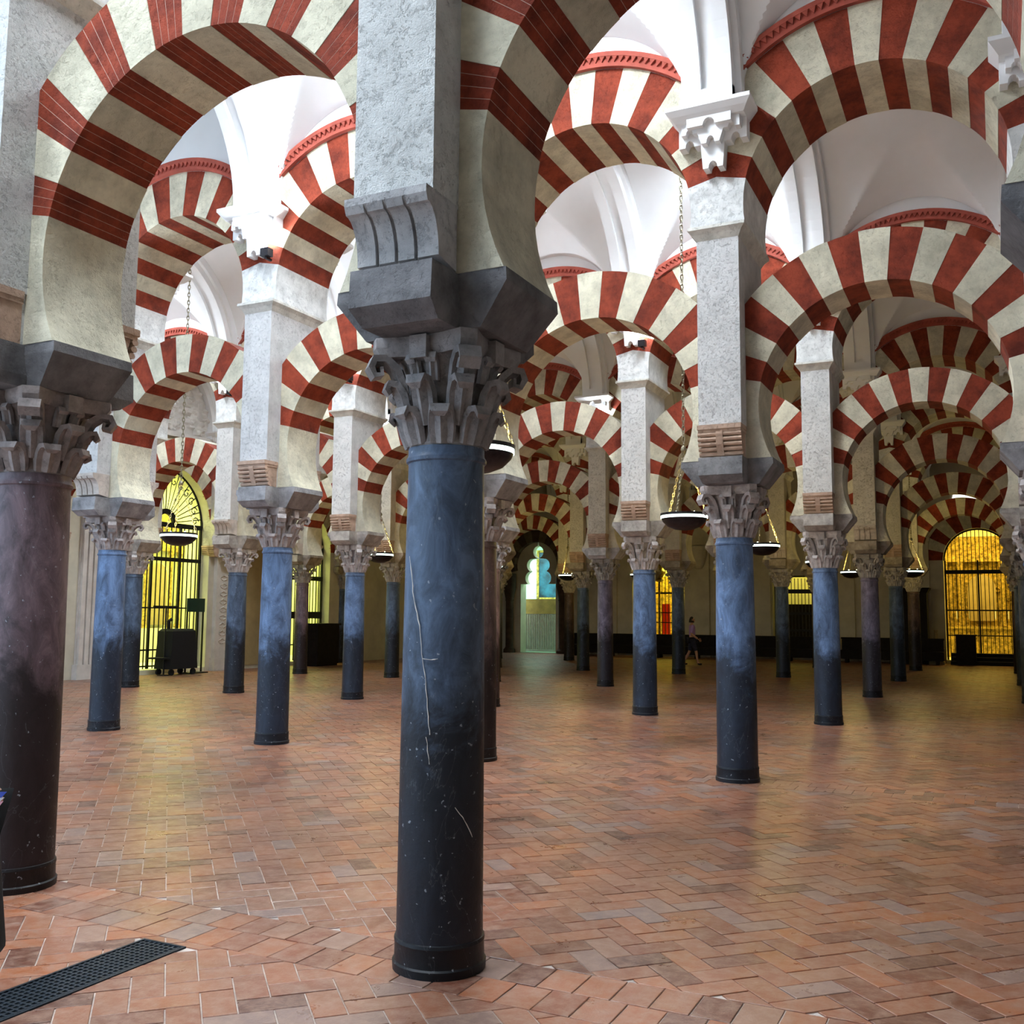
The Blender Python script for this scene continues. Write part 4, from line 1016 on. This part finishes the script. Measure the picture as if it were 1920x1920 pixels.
def person(loc, rz, H, label, top, bottom, coat, stride):
    t = empty('person', loc, label, 'person', None, rz)
    s = H/1.70; st = stride
    hip, kn, an = .90*s, .48*s, .08*s
    J = [((0, 0, .95*s), .13*s, .10*s), ((0, 0, 1.15*s), .12*s, .095*s), ((0, 0, 1.35*s), .145*s, .10*s), ((0, .01, 1.44*s), .06*s, .055*s), ((0, -.005, 1.50*s), .05*s, .052*s),
         ((-.17*s, 0, 1.39*s), .055*s, .05*s), ((-.21*s, .03+.05*st, 1.12*s), .045*s, .042*s), ((-.20*s, -.10-.05*st, .93*s), .034*s, .03*s),
         ((.17*s, 0, 1.39*s), .055*s, .05*s), ((.21*s, .03-.03*st, 1.12*s), .045*s, .042*s), ((.20*s, -.10+.08*st, .93*s), .034*s, .03*s),
         ((-.09*s, 0, hip), .085*s, .085*s), ((-.095*s, -.10*st-.01, kn), .055*s, .058*s), ((-.095*s, -.16*st, an), .036*s, .04*s), ((-.095*s, -.16*st-.13*s, .035*s), .035*s, .03*s),
         ((.09*s, 0, hip), .085*s, .085*s), ((.095*s, .08*st-.01, kn), .055*s, .058*s), ((.095*s, .28*st, an+.02*st), .036*s, .04*s), ((.095*s, .28*st-.12*s, .035*s+.005), .035*s, .03*s)]
    if coat: J[7] = ((-.18*s, -.055*s, 1.0*s), .034*s, .03*s); J[10] = ((.18*s, -.05*s, 1.0*s), .034*s, .03*s)
    E = [(0, 1), (1, 2), (2, 3), (3, 4), (2, 5), (5, 6), (6, 7), (2, 8), (8, 9), (9, 10), (0, 11), (11, 12), (12, 13), (13, 14), (0, 15), (15, 16), (16, 17), (17, 18)]
    skin_obj('body', J, E, 'skin', t)
    k = 1.16
    sub = lambda ids, g: [(J[i][0], J[i][1]*g+.008, J[i][2]*g+.008) for i in ids]
    skin_obj('shirt', sub([0, 1, 2, 5, 6, 8, 9], k)+([] if not coat else sub([7, 10], 1.25)), [(0, 1), (1, 2), (2, 3), (3, 4), (2, 5), (5, 6)]+([] if not coat else [(4, 7), (6, 8)]), top, t)
    legs = [0, 11, 12, 15, 16]
    skin_obj('shorts' if not coat else 'trousers', sub(legs, 1.2)+([] if not coat else sub([13, 17], 1.3)), [(0, 1), (1, 2), (0, 3), (3, 4)]+([] if not coat else [(2, 5), (4, 6)]), bottom, t)
    for a, b in ((13, 14), (17, 18)):
        skin_obj('shoe', [(J[a][0], .045*s, .045*s), ((J[a][0][0], J[a][0][1]-.03, .045*s), .045*s, .04*s), ((J[b][0][0], J[b][0][1]-.03*s, .038*s), .04*s, .032*s)], [(0, 1), (1, 2)], 'black_cloth', t, 1)
    head(t, 1.49*s, s, True)
    for i, sd in ((7, -1), (10, 1)):
        w = Vector(J[i][0]); e = Vector(J[i-1][0]); hand(t, w, w-e, (-sd*.9, -.2, 0), sd)
    if coat:
        mb = MB(); mb.lathe([(.20, 1.10*s), (.215, .95*s), (.235, .75*s), (.27, .47*s), (.262, .47*s), (.225, .75*s), (.19, 1.10*s)], 28, cap=False); me = mb.mesh('coat_skirt', top, smooth=.8)
        obj('coat_skirt', me, t, scale=(1.05, .8, 1))
    return t
person((-6.83, 28.4, 0), math.radians(118), 1.58, 'distant person in a lavender top and dark shorts walking by the benches', 'lavender_cloth', 'navy_cloth', False, 1.0)
PX, PY = CAM.x+3.4*math.sin(YAW)-1.912*math.cos(YAW), CAM.y+3.4*math.cos(YAW)+1.912*math.sin(YAW)
t = person((PX, PY, 0), math.radians(116), 1.68, 'person in a long black coat cut off by the left edge of the picture', 'black_cloth', 'black_cloth', True, .15)

q = Vector((PX, PY, 0)); fr = Vector((math.cos(YAW), -math.sin(YAW), 0))
bp = q+fr*.285+Vector((math.sin(YAW), math.cos(YAW), 0))*-.17
t = empty('folded_leaflet', (bp.x, bp.y, 1.0), 'small blue, white and pink leaflet held at the left edge', 'leaflet', None, -YAW*0+math.radians(26))
for k, (m_, z0, z1) in enumerate((('paper_pink', -.04, 0), ('paper_white', 0, .012), ('paper_blue', .012, .03))):
    obj('fold', MB().prism([(-.045, z0), (.01+.02*z0/.04, z0), (.02+z1*.4, z1), (-.045, z1)], -.003*k-.002, -.003*k).mesh('fold', m_), t)
# floodlights mounted under the rib brackets, throwing cool light up into the vaults
FL = MB().box(-.06, .06, -.05, .05, 0, .10).mesh('housing', 'bronze'); FA = MB().box(-.015, .015, -.012, .09, -.03, 0.0).mesh('arm', 'bronze'); FG = MB().box(-.05, .05, -.042, .042, .10, .104).mesh('lens', 'lamp_glass')
for i, j, sd, pw in ((-2, 1, -1, 85), (-3, 1, -1, 85), (-4, 1, -1, 70), (-1, 2, -1, 110), (-2, 2, -1, 110), (-3, 2, -1, 110), (-4, 2, -1, 80), (-2, 3, -1, 60), (-4, 3, -1, 60)):
    t = empty('floodlight', (i*A+.2, j*B+sd*(UH+.12), 5.98), 'tiny dark floodlight below a vault bracket, %s in the %s' % (ordinal_in_row(i, j, 6.), ROWTXT[j]), 'floodlight', 'floodlights below the vault brackets', PI if sd > 0 else 0)
    obj('housing', FL, t); obj('arm', FA, t); obj('lens', FG, t)
    l = bpy.data.lights.new('flood_beam', 'SPOT'); l.energy = pw; l.color = (.82, .91, 1.0); l.spot_size = math.radians(150); l.spot_blend = .6; l.shadow_soft_size = .08
    lo = bpy.data.objects.new('flood_beam', l); COL.objects.link(lo); lo.parent = t; lo.location = (0, -.08, .16); lo.rotation_euler = (PI-.35, 0, 0)
